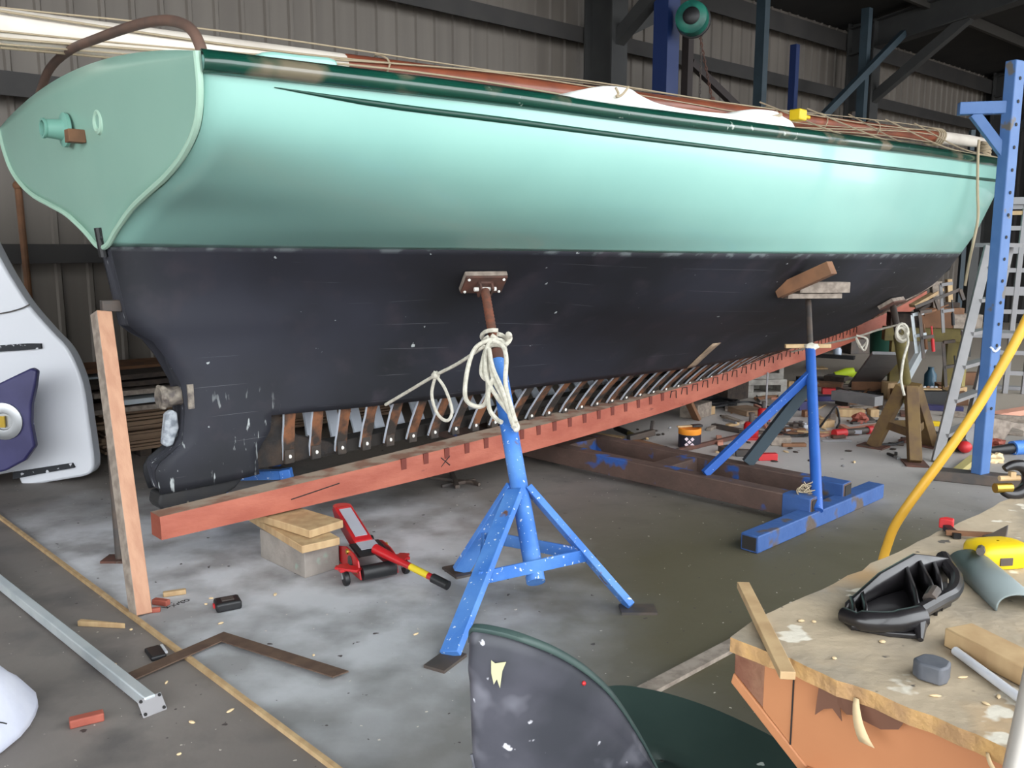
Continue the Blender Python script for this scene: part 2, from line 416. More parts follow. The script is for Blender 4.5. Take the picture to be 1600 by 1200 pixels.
# ------------------------------------------------------------------ the shed
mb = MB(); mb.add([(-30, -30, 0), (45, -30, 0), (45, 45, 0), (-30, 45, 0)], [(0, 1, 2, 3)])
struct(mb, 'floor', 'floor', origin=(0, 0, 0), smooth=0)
EAVE = 4.96
def sheet(a0, a1, z0, z1, q0, depth=0.022, pitch=0.235, flip=1):
    mb = MB(); prof = []
    a = a0
    while a < a1:
        prof += [(a, 0), (a + 0.165, 0), (a + 0.18, -depth), (a + 0.21, -depth), (a + 0.222, 0)]; a += pitch
    prof.append((a1, 0))
    mb.grid([[T(x, q0 + d, z0) for x, d in prof], [T(x, q0 + d, z1) for x, d in prof]])
    return mb
struct(sheet(-9, 19.6, 0, EAVE + 0.1, QW + 0.05), 'wall_back', 'sheet', smooth=0, fix=False)
mb = MB(); q = -3.0
prof = []
while q < QW + 0.1:
    prof += [(q, 0), (q + 0.14, 0), (q + 0.18, 0.04), (q + 0.26, 0.04)]; q += 0.3
mb.grid([[T(19.6 + d, x, 0) for x, d in prof], [T(19.6 + d, x, 7) for x, d in prof]])
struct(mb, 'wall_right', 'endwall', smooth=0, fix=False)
mb = MB(); mb.box(T(-9.1, 6.6, 2.9), (0.1, 2.0, 5.8), (SD, SQ, Vector((0, 0, 1))))
struct(mb, 'wall_left_unseen', 'sheet', smooth=0)  # unseen wall piece, cut short so daylight reaches the left floor
RS = 0.13
def roofz(q): return EAVE + 0.12 + (QW - q) * RS
mb = MB(); mb.grid([[T(-9.2, QW + 0.2, roofz(QW + 0.2)), T(19.8, QW + 0.2, roofz(QW + 0.2))], [T(-9.2, -2.6, roofz(-2.6)), T(19.8, -2.6, roofz(-2.6))]])
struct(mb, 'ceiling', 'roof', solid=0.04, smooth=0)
k = 0
for z, hh in ((1.54, 0.14), (2.8, 0.17), (4.06, 0.17), (EAVE - 0.05, 0.26)):
    k += 1
    mb = MB(); mb.bar(T(-9, QW - 0.09, z), T(19.5, QW - 0.09, z), 0.17, 0.014); mb.bar(T(-9, QW - 0.17, z - hh / 2), T(19.5, QW - 0.17, z - hh / 2), 0.02, hh)
    struct(mb, 'trim_%d' % k, 'girt', smooth=0)
def ibeam(mb, p0, p1, w, d, t=0.02, up=(0, 0, 1)):
    p0, p1 = Vector(p0), Vector(p1); ax = frame(p1 - p0, up)
    L = (p1 - p0).length; c = (p0 + p1) / 2
    mb.box(c + ax[2] * (d / 2), (L, w, t), ax); mb.box(c - ax[2] * (d / 2), (L, w, t), ax); mb.box(c, (L, t, d), ax)
for a in (-4.4, 7.6, 13.55, 19.4):
    mb = MB(); ibeam(mb, T(a, QW - 0.42, 0), T(a, QW - 0.42, EAVE + 0.1), 0.26, 0.42, 0.025, up=SQ)
    k += 1; struct(mb, 'trim_%d' % k, 'column', smooth=0)
    mb = MB(); ibeam(mb, T(a, QW - 0.2, roofz(QW) - 0.3), T(a, -2.4, roofz(-2.4) - 0.3), 0.24, 0.4)
    mb.bar(T(a, QW - 0.6, EAVE - 1.1), T(a, QW - 2.0, roofz(QW - 2.0) - 0.5), 0.14, 0.14)
    k += 1; struct(mb, 'trim_%d' % k, 'column', smooth=0)
mb = MB(); mb.bar(T(7.9, QW - 0.3, 4.05), T(9.6, QW - 0.3, EAVE - 0.1), 0.16, 0.2)
k += 1; struct(mb, 'trim_%d' % k, 'column', smooth=0)
for q in (6.2, 4.8, 3.4, 2.0, 0.6, -0.8, -2.2):
    mb = MB(); mb.bar(T(-9, q, roofz(q) - 0.12), T(19.6, q, roofz(q) - 0.12), 0.06, 0.16)
    k += 1; struct(mb, 'trim_%d' % k, 'purlin', smooth=0)
# slab joint battens
mb = MB(); a_, b_ = G(-60, 765), G(535, 1212); mb.bar(a_ + Vector((0, 0, .008)), b_ + Vector((0, 0, .008)), 0.017, 0.016)
solo(mb, 'joint_batten', 'pine', 'long thin wooden batten set in the floor joint, bottom left', 'batten')
mb = MB(); a_, b_ = G(1005, 1085), G(1240, 960); mb.bar(a_ + Vector((0, 0, .008)), b_ + Vector((0, 0, .008)), 0.06, 0.016)
solo(mb, 'joint_batten', 'greywood', 'flat brown floor batten between dark green seat and workbench', 'batten')
# ------------------------------------------------------------------ the yacht
yacht = thing('sailing_yacht', 'large mint green and black wooden yacht propped on stands with its lower planking removed', 'boat', W(4, 0, 0))
def ipl(x, xs, ys): return float(np.interp(x, xs, ys))
SX = [-.1, 1.1, 2.0, 2.9, 4.4, 7.0, 9.0, 10.5, 11.45]; SZ = [2.140, 2.142, 2.138, 2.150, 2.185, 2.285, 2.44, 2.59, 2.70]
AFTZ = [.2, .345, .42, .484, .573, .729, .857, 1.0, 1.1, 1.136, 1.27, 1.517, 1.65, 1.77, 2.15]
AFTS = [.125, .118, .10, .1, .237, .262, .254, .186, .117, .032, .012, -.027, -.035, -.06, -.1]
STZ = [.9, 1.11, 1.2, 1.46, 1.75, 2.26, 2.7]; STS = [9.3, 9.87, 9.98, 10.2, 10.6, 11.18, 11.45]
ST = [0, .5, 1.0, 1.6, 2.5, 4.0, 5.5, 7.0, 8.5, 9.8, 10.8, 11.45]
CT = [
 [(.075,.345),(.07,.66),(.06,1.0),(.06,1.3),(.06,1.52),(.42,1.67),(.85,1.77),(1.17,1.92),(1.255,2.15)],
 [(.085,.352),(.10,.66),(.13,1.0),(.2,1.3),(.35,1.515),(.75,1.62),(1.08,1.74),(1.28,1.9),(1.345,2.15)],
 [(.10,.41),(.155,.65),(.24,1.0),(.4,1.28),(.64,1.51),(.97,1.6),(1.22,1.73),(1.38,1.9),(1.43,2.15)],
 [(.125,.395),(.25,.65),(.4,.98),(.66,1.3),(.95,1.503),(1.18,1.6),(1.36,1.73),(1.47,1.9),(1.5,2.15)],
 [(.16,.395),(.35,.65),(.58,.95),(.93,1.22),(1.25,1.49),(1.39,1.6),(1.5,1.74),(1.565,1.91),(1.59,2.155)],
 [(.20,.425),(.42,.635),(.73,.90),(1.16,1.14),(1.49,1.48),(1.56,1.62),(1.61,1.77),(1.645,1.95),(1.65,2.19)],
 [(.155,.53),(.40,.665),(.73,.89),(1.13,1.13),(1.44,1.475),(1.52,1.63),(1.57,1.8),(1.6,2.0),(1.6,2.23)],
 [(.12,.66),(.27,.75),(.55,.94),(.93,1.16),(1.17,1.47),(1.26,1.65),(1.33,1.85),(1.39,2.07),(1.42,2.30)],
 [(.09,.89),(.15,.97),(.33,1.1),(.54,1.26),(.70,1.465),(.83,1.68),(.93,1.92),(1.01,2.15),(1.08,2.40)],
 [(.06,1.02),(.08,1.13),(.15,1.22),(.24,1.33),(.32,1.46),(.42,1.75),(.51,2.0),(.6,2.28),(.67,2.53)],
 [(.04,1.13),(.05,1.2),(.07,1.27),(.085,1.36),(.10,1.46),(.14,1.75),(.19,2.05),(.24,2.35),(.29,2.63)],
 [(.03,1.2),(.03,1.26),(.03,1.32),(.03,1.39),(.03,1.46),(.03,1.8),(.03,2.1),(.03,2.4),(.03,2.7)],
]
CT = np.array(CT, dtype=float); STn = np.array(ST)
def herm(xs, ys, x):                    # C1 cubic through the stations
    i = int(np.clip(np.searchsorted(xs, x) - 1, 0, len(xs) - 2))
    def tan(k):
        if k == 0: return (ys[1] - ys[0]) / (xs[1] - xs[0])
        if k == len(xs) - 1: return (ys[k] - ys[k - 1]) / (xs[k] - xs[k - 1])
        a = (ys[k] - ys[k - 1]) / (xs[k] - xs[k - 1]); b = (ys[k + 1] - ys[k]) / (xs[k + 1] - xs[k])
        ha = xs[k] - xs[k - 1]; hb = xs[k + 1] - xs[k]
        return (a * hb + b * ha) / (ha + hb)
    h = xs[i + 1] - xs[i]; t = (x - xs[i]) / h
    m0, m1 = tan(i) * h, tan(i + 1) * h
    return (2*t**3-3*t*t+1)*ys[i] + (t**3-2*t*t+t)*m0 + (-2*t**3+3*t*t)*ys[i+1] + (t**3-t*t)*m1
CT[:, 8, 1] = [herm(np.array(SX), np.array(SZ), s) for s in ST]
VX = np.arange(9.0)
def hull(Sx, v):                        # -> (s, b, z); v 0 keel .. 1 garboard edge .. 4 waterline .. 8 sheer
    row = np.array([[herm(STn, CT[:, j, c], Sx) for c in (0, 1)] for j in range(9)])
    row[8, 1] = herm(np.array(SX), np.array(SZ), Sx)
    lo, hi = (0, 5) if v <= 4 else (4, 9)
    b = herm(VX[lo:hi], row[lo:hi, 0], v); z = herm(VX[lo:hi], row[lo:hi, 1], v)
    s = Sx
    if Sx < 1.2: s += ipl(z, AFTZ, AFTS) * (1 - Sx / 1.2)
    if Sx > 7.0: s -= (11.45 - ipl(z, STZ, STS)) * ((Sx - 7) / 4.45) ** 2
    return s, max(b, 0.02), z
def hp(Sx, v, side=1, off=0.0):
    s, b, z = hull(Sx, v); return W(s, side * (b + off), z)
def hnorm(s, z):                        # outward normal of the starboard side
    v = min(range(161), key=lambda k: abs(hull(s, k * 0.05)[2] - z)) * 0.05; v = min(max(v, .1), 7.9)
    a = hp(s + .05, v) - hp(s - .05, v); b = hp(s, v + .05) - hp(s, v - .05); n = a.cross(b).normalized()
    return n if n.dot(BN) > 0 else -n
def hb(s, z):                           # half breadth of the hull at s, z
    best = None
    for k in range(161):
        r = hull(s, k * 0.05)
        if best is None or abs(r[2] - z) < best[0]: best = (abs(r[2] - z), r[1])
    return best[1]
GS = [0, .1, .2, .35, .5, .56] + [.56 + .2 * k for k in range(1, 55)]
GS = [g for g in GS if g < 11.4] + [11.45]
def skin(v0, v1, n, s0=0):
    mb = MB()
    for side in (1, -1):
        rows = []; uvs = []
        for g in GS:
            if g < s0 - 1e-6: continue
            rows.append([hp(g, v0 + (v1 - v0) * k / n, side) for k in range(n + 1)])
            uvs.append([(g, v0 + (v1 - v0) * k / n) for k in range(n + 1)])
        mb.grid(rows, uvs=uvs)
    return mb
top = make(skin(4, 8, 28), 'topsides', 'teal', yacht, smooth=60, solid=0.012, fix=True)
mb = skin(1, 4, 24, .56)
for side in (1, -1):
    gs = [g for g in GS if g <= .5601]
    mb.grid([[hp(g, k / 8, side) for k in range(33)] for g in gs], uvs=[[(g, k / 8) for k in range(33)] for g in gs])
bot = make(mb, 'bottom_planking', 'bottom', yacht, smooth=60, solid=0.014, weld=.0005)
bot['label'] = 'black antifouled bottom planking'
# transom with crowned top
zb = [(.0, 1.50), (.06, 1.52), (.2, 1.585), (.42, 1.67), (.64, 1.725), (.85, 1.775), (1.03, 1.84), (1.17, 1.925), (1.235, 2.03), (1.255, 2.15)]
def tr(b, z, ds=0): return W(ipl(z, AFTZ, AFTS) - 0.006 - ds, b, z)
def crown(b): return 2.15 + .115 * (1 - (b / 1.255) ** 2)
mb = MB(); bs = np.linspace(-1.255, 1.255, 61); rows = []
for b in bs:
    z0 = ipl(abs(b), [q[0] for q in zb], [q[1] for q in zb]); z1 = crown(b)
    rows.append([tr(b, z0 + (z1 - z0) * k / 10) for k in range(11)])
mb.grid(rows)
trans = make(mb, 'transom', 'transom', yacht, smooth=60, solid=0.014)
trans['label'] = 'mint transom'
edge = [(q[0], q[1]) for q in zb]
path = [tr(-b, z, .008) for b, z in edge[::-1][:-1]] + [tr(b, z, .008) for b, z in edge[1:]]
mb = MB(); mb.tube(spline(path, 5), .013, 8); make(mb, 'edge_trim', 'tealedge', trans)
# sheer rail, cove stripe
def sweep_rail(side, s1=11.4):
    rows = []
    for g in GS:
        s, b, z = hull(g, 8)
        out = BN * side
        # outward in plan
        s2, b2, _ = hull(min(g + .05, 11.45), 8); s3, b3, _ = hull(max(g - .05, 0), 8)
        d = (BD * (s2 - s3) + BN * side * (b2 - b3)).normalized(); out = d.cross(Vector((0, 0, 1))) * side
        c = W(s, side * b, z)
        pr = [(-.05, .012), (-.0, .016), (.02, .006), (.034, -.012), (.036, -.028), (.026, -.046), (.008, -.054), (-.004, -.055)]
        rows.append([c + out * a + Vector((0, 0, zz)) for a, zz in pr])
    return rows
mb = MB(); mb.grid(sweep_rail(1)); mb.grid(sweep_rail(-1))
rl = make(mb, 'rubbing_rail', 'rail', yacht, smooth=50, solid=0.006)
rl['label'] = 'glossy dark green rail along the deck edge'
CVX = [.22, .55, 1.13, 1.88, 2.88, 4.45, 6.96, 9.5, 11.3]; CVZ = [2.062, 2.043, 2.030, 2.018, 2.014, 2.030, 2.11, 2.28, 2.47]
CVW = [.002, .022, .024, .022, .016, .02, .024, .022, .01]
def on_top(s, z, off):                 # point on starboard topside at s, z (search in v)
    lo, hi = 4.0, 8.0
    for _ in range(30):
        mid = (lo + hi) / 2
        if hull(s, mid)[2] < z: lo = mid
        else: hi = mid
    return hp(s, (lo + hi) / 2, 1, off)
mb = MB(); rows = []
for s in np.linspace(.22, 10.6, 70):
    z = herm(np.array(CVX), np.array(CVZ), s); w = ipl(s, CVX, CVW)
    rows.append([on_top(s, z - w / 2, .0075), on_top(s, z, .009), on_top(s, z + w / 2, .0075)])
mb.grid(rows); make(mb, 'cove_stripe', 'cove', yacht, solid=0.003, smooth=60)
# deck
mb = MB(); rows = []
for g in GS:
    s, b, z = hull(g, 8); rows.append([W(s + (.02 if g < .3 else 0), b * k / 8, z - .005 + (.10 if g < 9 else .05) * (1 - (k / 8) ** 2) * min(1, b)) for k in range(-8, 9)])
mb.grid(rows); make(mb, 'deck', 'canvas', yacht, solid=0.02, smooth=60)
# deadwood, old wood and the black heel, all on the centreline
def cplate(name, pts, half, m, parent=yacht, bevel=.012):
    mb = MB(); mb.prism([W(s, half, z) for s, z in pts], BN * (-2 * half)); return make(mb, name, m, parent, bevel=bevel, smooth=30)
cplate('sternpost', [(-.03,1.52),(.012,1.27),(.032,1.15),(.10,1.16),(.2,1.3),(.3,1.52)], .066, 'dwood')
dead = cplate('deadwood', [(.21,1.02),(.262,.87),(.27,.74),(.248,.60),(.198,.53),(.106,.484),(.115,.42),(.13,.352),(.33,.355),(.553,.365),(.553,.7),(.553,1.0),(.4,1.1)], .064, 'dwood')
cplate('heel', [(.120,.343),(.108,.29),(.13,.255),(.40,.258),(.50,.30),(.555,.352)], .066, 'keeldark')
cplate('exposed_deadwood', [(.565,.37),(1.18,.385),(1.1,.44),(.86,.52),(.80,.63),(.74,.70),(.565,.70)], .07, 'olddead')
zs = [.375, .40, .42, .46, .53, .62, .70, .87, 1.02]; ss = [1.0, 2.2, 3.4, 4.4, 5.5, 6.5, 7.4, 8.5, 9.3]
mb = MB(); mb.grid([[W(s, .06, z), W(s, .06, z + .07), W(s, -.06, z + .07), W(s, -.06, z)] for s, z in zip(ss, zs)], closed=True)
make(mb, 'inner_keelson', 'darkin', yacht)
# stern bearing, anode, gudgeon, transom fittings
mb = MB()
mb.lathe([(.0, 0), (.05, 0), (.058, .008), (.056, .03), (.046, .035), (.046, .10), (.05, .105), (.05, .15)], W(.165, 0, .80), BD, 18)
mb.box(W(.29, 0, .80), (.03, .165, .12), (BD, BN, Vector((0, 0, 1))))
for a in range(6): mb.ball(W(.178, .052 * cos(a * pi / 3), .80 + .052 * sin(a * pi / 3)), .013, n=8, m=5)
make(mb, 'stern_bearing', 'bronze', yacht, smooth=40)['label'] = 'weathered bronze propeller shaft bearing'
mb = MB(); pz = [W(.165, .02, .575), W(.19, .02, .72), W(.22, .02, .735), W(.245, .02, .72), W(.25, .02, .64), W(.215, .02, .56), W(.185, .02, .555)]
mb.prism(pz, BN * -.04); make(mb, 'anode', 'zinc', yacht, bevel=.008)['label'] = 'pale grey zinc anode'
mb = MB(); mb.prism([W(-.065, .02, 1.225), W(-.065, .02, 1.275), W(.02, .02, 1.275), W(.02, .02, 1.22)], BN * -.04)
make(mb, 'rudder_gudgeon', 'darksteel', yacht, bevel=.004)
mb = MB(); mb.lathe([(.0, 0), (.02, 0), (.022, .015), (.022, .03)], tr(0, 1.555, .02), BD, 12)
mb.tube([tr(.0, 1.47, .012), tr(0, 1.60, .014)], .02, 10); make(mb, 'helm_slot', 'black', trans)
def spx(px, py, s):                     # point on the cross-ship plane s
    d = ray(px, py); o = Vector((0, 0, EYE)) - K0
    t = (s - o.dot(BD)) / d.dot(BD); return K0 + o + d * t
c = spx(112, 204, -.095)
mb = MB(); mb.lathe([(.075, .0), (.075, -.014), (.046, -.022), (.040, -.085), (.044, -.09), (.044, -.10), (.034, -.10), (.032, -.03), (.0, -.03)], c - BD * .022, BD, 24)
make(mb, 'exhaust_outlet', 'mint', trans, smooth=40)
c = spx(131, 214, -.095)
mb = MB(); mb.box(c - BD * .035, (.07, .06, .055), (BD, BN, Vector((0, 0, 1)))); make(mb, 'wooden_plug', 'brownwood', trans, bevel=.003)
c = spx(161, 191, -.08)
mb = MB(); mb.tube([c - BD * .015 + (BN * cos(t) + Vector((0, 0, 1)) * sin(t)) * .04 for t in np.linspace(0, 2 * pi, 25)[:-1]], .014, 8, closed=True)
make(mb, 'vent_ring', 'tealedge', trans)
# stern hoop
hp_px = [(62,146),(78,107),(110,78),(150,61),(210,40),(255,32),(285,37),(302,50),(312,70),(317,88)]
mb = MB(); mb.tube(spline([spx(x, y, -.02) for x, y in hp_px], 6), .02, 12)
make(mb, 'stern_hoop', M('worn_brown_hoop', S(92, 74, 66), 0.6, col2=S(110, 84, 72), scale=7), yacht)['label'] = 'bent brown hoop over the transom'
# stern coaming (mint) just inside the rail
def bpl(px, py, b):                      # point on the fore-and-aft plane at b
    d = ray(px, py); o = Vector((0, 0, EYE)) - K0
    t = (b - o.dot(BN)) / d.dot(BN); return K0 + o + d * t
mb = MB(); mb.prism([bpl(406, 95, 1.24), bpl(408, 81, 1.24), bpl(430, 80, 1.24), bpl(470, 85, 1.24), bpl(515, 89, 1.24), bpl(528, 94, 1.24), bpl(530, 110, 1.24)], BN * -.12)
make(mb, 'coaming', 'teal', yacht, bevel=.012)['label'] = 'mint coaming on the aft deck'
# ribs -------------------------------------------------------------
def rib(s, side, mats_, w=.068, t=.021):
    _, b1, z1 = hull(s, 1.0); _, b0, z0 = hull(s, 0.0)
    zf = ipl(s, [0, 2.4, 3, 4.0, 4.8, 5.6, 6.5, 7.4, 8.4], [.40, .395, .40, .425, .47, .55, .62, .70, .88])
    pts = []
    for f in (0, .25, .5, .75, 1.0, 1.08):
        if f <= 1: b, z = b0 + (b1 - b0) * f ** 1.15, zf + (z1 - zf) * f
        else: _, b, z = hull(s, 1.12)
        pts.append((b - .03, z))
    j = [random.uniform(-.005, .005) for _ in pts]
    mb = MB(); rows = []
    for (b, z), e in zip(pts, j):
        ww = w / 2 + e * .5
        rows.append([W(s - ww, side * (b + t / 2), z), W(s + ww, side * (b + t / 2), z), W(s + ww, side * (b - t / 2), z), W(s - ww, side * (b - t / 2), z)])
    mb.grid(rows, closed=True)
    n = len(mb.v); mb.add([], []); mb.f.append((0, 1, 2, 3)); mb.f.append((n - 4, n - 3, n - 2, n - 1)); mb.mi += [0, 0]
    # painted inboard/aft side: second material on the s-facing and inner faces
    for i in range(5):
        mb.mi[i * 4 + 3] = 1; mb.mi[i * 4 + 2] = 1; mb.mi[i * 4 + 1] = 1
    return mb, pts
sp = .158; nrib = 0
s = .80
while s < 8.7:
    mb, pts = rib(s, 1, None)
    r = make(mb, 'rib', ['ribo', 'ribw'], yacht, bevel=.003, smooth=25)
    if s < 7:
        f = MB(); b, z = pts[0]; f.box(W(s, b + .004, z + .02), (.056, .046, .075), (BD, BN, Vector((0, 0, 1)))); ft = make(f, 'rib_foot', 'ribfoot', r, bevel=.003)
        f = MB(); f.ball(W(s, b + .026, z + .02), (.011, .006, .011), n=8, m=5); make(f, 'bolt', 'bolt', r)
    nrib += 1; s += sp
s = .88
while s < 5.4:
    mb, pts = rib(s, -1, None)
    for i in range(len(mb.mi)): mb.mi[i] = 1 if i < 20 else 0
    make(mb, 'rib', ['ribo', 'ribw'], yacht, bevel=.003, smooth=25); nrib += 1; s += sp
# one rib stripped of planking stands proud up the black planking
mb = MB(); rows = []
rows = [];
for v in np.linspace(1.0, 1.75, 8):
    rows.append([hp(3.93 - .045, v, 1, .017), hp(3.93 + .05, v, 1, .017)])
mb.grid(rows); make(mb, 'bare_plank_strip', M('bare_scraped_wood', S(165, 142, 118), .85, col2=S(128, 110, 92), scale=14), yacht, solid=.004)['label'] = 'bare scraped wooden strip on the black planking'

# ------------------------------------------------------------------ new red keel timber
kt_s = [-.02, .8, 2.0, 3.0, 4.0, 4.8, 5.6, 6.4, 7.3, 8.36, 9.2]
kt_b = [.42, .41, .36, .30, .24, .19, .16, .14, .12, .11, .10]     # near face
kt_z = [.236, .236, .235, .25, .285, .335, .41, .478, .565, .725, .905]
kt_h = [.105, .125, .15, .15, .15, .15, .15, .15, .15, .14, .12]
def kt(s):
    return (herm(np.array(kt_s), np.array(kt_b), s), herm(np.array(kt_s), np.array(kt_z), s), ipl(s, kt_s, kt_h))
mb = MB(); rows = []
kw = lambda s: ipl(s, [0, .4, 1.5, 2.5, 4, 6, 9], [.11, .13, .17, .2, .22, .2, .16])
S_ = list(np.linspace(-.02, 9.2, 70))
for s in S_:
    b, z, h = kt(s); rows.append([W(s, b, z), W(s, b, z + h * .55), W(s, b - .006, z + h), W(s, b - kw(s), z + h), W(s, b - kw(s), z)])
mb.grid(rows, closed=True)
n0 = len(mb.v); mb.f += [tuple(range(5)), tuple(range(n0 - 5, n0))]; mb.mi += [0, 0]
for i in range(len(S_) - 1): mb.mi[i * 5 + 2] = 1
keel = solo(mb, 'keel_timber', ['beam', 'beamtop'], 'long red-orange keel timber with cut notches lying under the yacht', 'timber beam', smooth=25)
mb = MB(); s = 1.32
while s < 3.9:
    b, z, h = kt(s); up = Vector((0, 0, 1))
    mb.box(W(s, b - .004, z + h - .028), (.034, .012, .06), (BD, BN, up)); s += .158
nt_ = make(mb, 'rib_notches', 'notch', keel, smooth=0); nt_['kind'] = 'stuff'
def stroke(mb, pts, r=.0025):
    mb.tube(pts, r, 5)
mb = MB(); c0 = 1.62; b, z, h = kt(c0)
stroke(mb, [W(c0 - .03, b + .001, z + h * .30), W(c0 + .035, b + .001, z + h * .68)], .003); stroke(mb, [W(c0 - .03, b + .001, z + h * .68), W(c0 + .035, b + .001, z + h * .30)], .003)
make(mb, 'pencil_cross', 'ink', keel)
mb = MB(); s = 4.0
while s < 7.4:
    b, z, h = kt(s); y = lambda f: z + h * f
    stroke(mb, [W(s - .045, b + .002, y(.62)), W(s - .03, b + .002, y(.95)), W(s + .03, b + .002, y(.95)), W(s + .035, b + .002, y(.55))], .0035); s += .158
make(mb, 'rib_outlines', 'ink', keel)['kind'] = 'stuff'
b, z, h = kt(.8); mb = MB(); stroke(mb, [W(.62, kt(.62)[0] + .001, .29), W(.72, kt(.72)[0] + .001, .30), W(.9, kt(.9)[0] + .001, .318)], .003); make(mb, 'split', 'ink', keel)

# ------------------------------------------------------------------ mast, lines and covers on deck
def mz(s): return 2.478 + (s + .3) * .0362
def mb_(s): return -.36 + (s + .3) * .0305
mast = thing('mast', 'wooden mast with white ends laid along the yacht deck', 'mast', W(-1.6, mb_(-1.6), mz(-1.6) - .09))
mb = MB(); mb.tube([W(s, mb_(s), mz(s)) for s in (-1.9, 0, 1.0, 1.5)], [.085, .082, .08, .078], 18); make(mb, 'heel_end', 'mastw', mast)
mb = MB(); mb.tube([W(s, mb_(s), mz(s)) for s in (1.45, 4, 7, 9.55)], [.079, .078, .072, .066], 18); make(mb, 'shaft', 'mastb', mast)
mb = MB(); mb.tube([W(9.5, mb_(9.5), mz(9.5)), W(10.6, mb_(10.6), mz(10.6)), W(10.9, mb_(10.9), mz(10.9)), W(11.25, mb_(11.25), mz(11.25) - .01)], [.075, .07, .06, .045], 18); make(mb, 'truck_end', 'mastw', mast)
rnd = random.Random(3)
for i in range(9):
    off = rnd.uniform(-.09, .09); ph = i * .7
    pts = []
    for s in np.linspace(-1.9, 9.3, 26):
        a = ph + .55 * sin(s * .9 + i); r = .092 + .012 * sin(s * 1.7 + i * 2) + (.012 if i % 3 == 0 else 0) * abs(sin(s * .8))
        pts.append(W(s, mb_(s) + r * sin(a), mz(s) + r * cos(a) * (1 if i < 6 else -.8)))
    mb = MB(); mb.tube(spline(pts, 3), .006 if i % 2 else .0045, 6); make(mb, 'halyard', 'olddope', mast)
for i, s in enumerate((1.7, 5.9, 6.8, 7.9, 9.4, 9.46, 9.52, 9.58)):
    mb = MB(); mb.tube([W(s + .02 * sin(t * 3), mb_(s) + .095 * cos(t), mz(s) + .095 * sin(t)) for t in np.linspace(0, 2 * pi, 17)[:-1]], .011 if i > 3 else .006, 6, closed=True)
    make(mb, 'lashing', 'olddope', mast)
# slack cords between mast and rail
for i, (s, ds) in enumerate(((5.6, .3), (6.4, .5), (7.2, -.4), (8.0, .4), (8.7, .3))):
    s2 = s + ds; bb = hull(min(s2, 11), 8)[1]
    pts = [W(s, mb_(s) + .1, mz(s) + .1), W((s + s2) / 2, bb * .5, hull(s2, 8)[2] + .17), W(s2, bb - .06, hull(s2, 8)[2] + .03)]
    mb = MB(); mb.tube(spline(pts, 6), .007, 6)
    solo(mb, 'lashing_cord', 'olddope', 'pale cord tied from mast to the foredeck rail', 'cord', 'cords over the foredeck')
# white covers draped inside the rail
def cover(pxs, b, label, dep=.3):
    topc = [bpl(x, y, b) for x, y in pxs]
    mb = MB(); rows = []
    for p in topc:
        loc = p - K0; s = loc.dot(BD); zb_ = hull(max(s, 0), 8)[2] - .01
        h = max(p.z - zb_, .01)
        rows.append([W(s, b + .03, zb_ - .02), W(s, b + .02, zb_ + h * .55), W(s, b, zb_ + h * .93), W(s, b - .05, zb_ + h), W(s, b - dep, zb_ + h * .9), W(s, b - dep - .05, zb_ - .02)])
    mb.grid(rows)
    return mb
CPX = ((878,160),(886,153),(896,145),(910,140),(940,134),(962,132),(985,136),(1000,146),(1030,160),(1080,170),(1130,175),(1150,176),(1170,171),(1190,169),(1212,171),(1224,180),(1237,188),(1243,201))
mb = cover([(p.x, p.y) for p in spline([Vector((x, y, 0)) for x, y in CPX], 4)], 1.46, '')
cv = solo(mb, 'deck_cover', 'canvas', 'white wavy canvas cover draped inside the green rail amidships', 'canvas cover', smooth=60)
mb = MB(); mb.tube(spline([bpl(962, 137, 1.5), bpl(966, 146, 1.5), bpl(963, 151, 1.5), bpl(972, 148, 1.5), bpl(982, 136, 1.5)], 5), .006, 6); make(mb, 'tie', 'olddope', cv)
mb = MB(); mb.tube(spline([bpl(1198, 184, 1.46), bpl(1206, 182, 1.46), bpl(1216, 181, 1.46), bpl(1220, 179, 1.46)], 5), .012, 6); make(mb, 'tie', 'olddope', cv)
# bow end: lashing post, dark fairlead, hanging cord
bb = W(9.75, .3, hull(9.75, 8)[2] + .02)
mb = MB(); mb.box(bb + Vector((0, 0, .06)), (.35, .12, .12), (BD, BN, Vector((0, 0, 1)))); solo(mb, 'mooring_cleat', 'black', 'black cleat block beside the white mast tip on the foredeck', 'cleat', bevel=.02)
mb = MB()
for i in range(7):
    z = hull(10.2, 8)[2] + .02 + i * .035
    mb.tube([W(10.2 + .05 * cos(t), .28 + .05 * sin(t), z + .01 * sin(t * 2 + i)) for t in np.linspace(0, 2 * pi, 15)[:-1]], .02, 6, closed=True)
solo(mb, 'rope_bundle', 'olddope', 'tan rope bundle wound up at the bow beside the blue post', 'rope')
e = hp(6.05, 8, 1, .05)
mb = MB(); pth = [e + Vector((0, 0, .12)), e + Vector((0, 0, .02)), e + Vector((.012, -.01, -.25)), e + Vector((.03, -.02, -.48)), e + Vector((.012, -.02, -.66)), e + Vector((-.01, -.02, -.82)), e + Vector((-.03, -.02, -1.02))]
mb.tube(spline(pth, 6), .011, 7); solo(mb, 'hanging_rope', 'olddope', 'pale rope hanging down the bow from the rail', 'rope')
bx = bpl(1247, 180, .4)
mb = MB(); mb.box(bx, (.12, .1, .09), (BD, BN, Vector((0, 0, 1)))); mb.box(bx + BD * .13, (.12, .03, .03), (BD, BN, Vector((0, 0, 1))))
solo(mb, 'ratchet_strap', 'yellow', 'small yellow ratchet on the deck beside the brown mast', 'ratchet', bevel=.01)
UP = Vector((0, 0, 1))
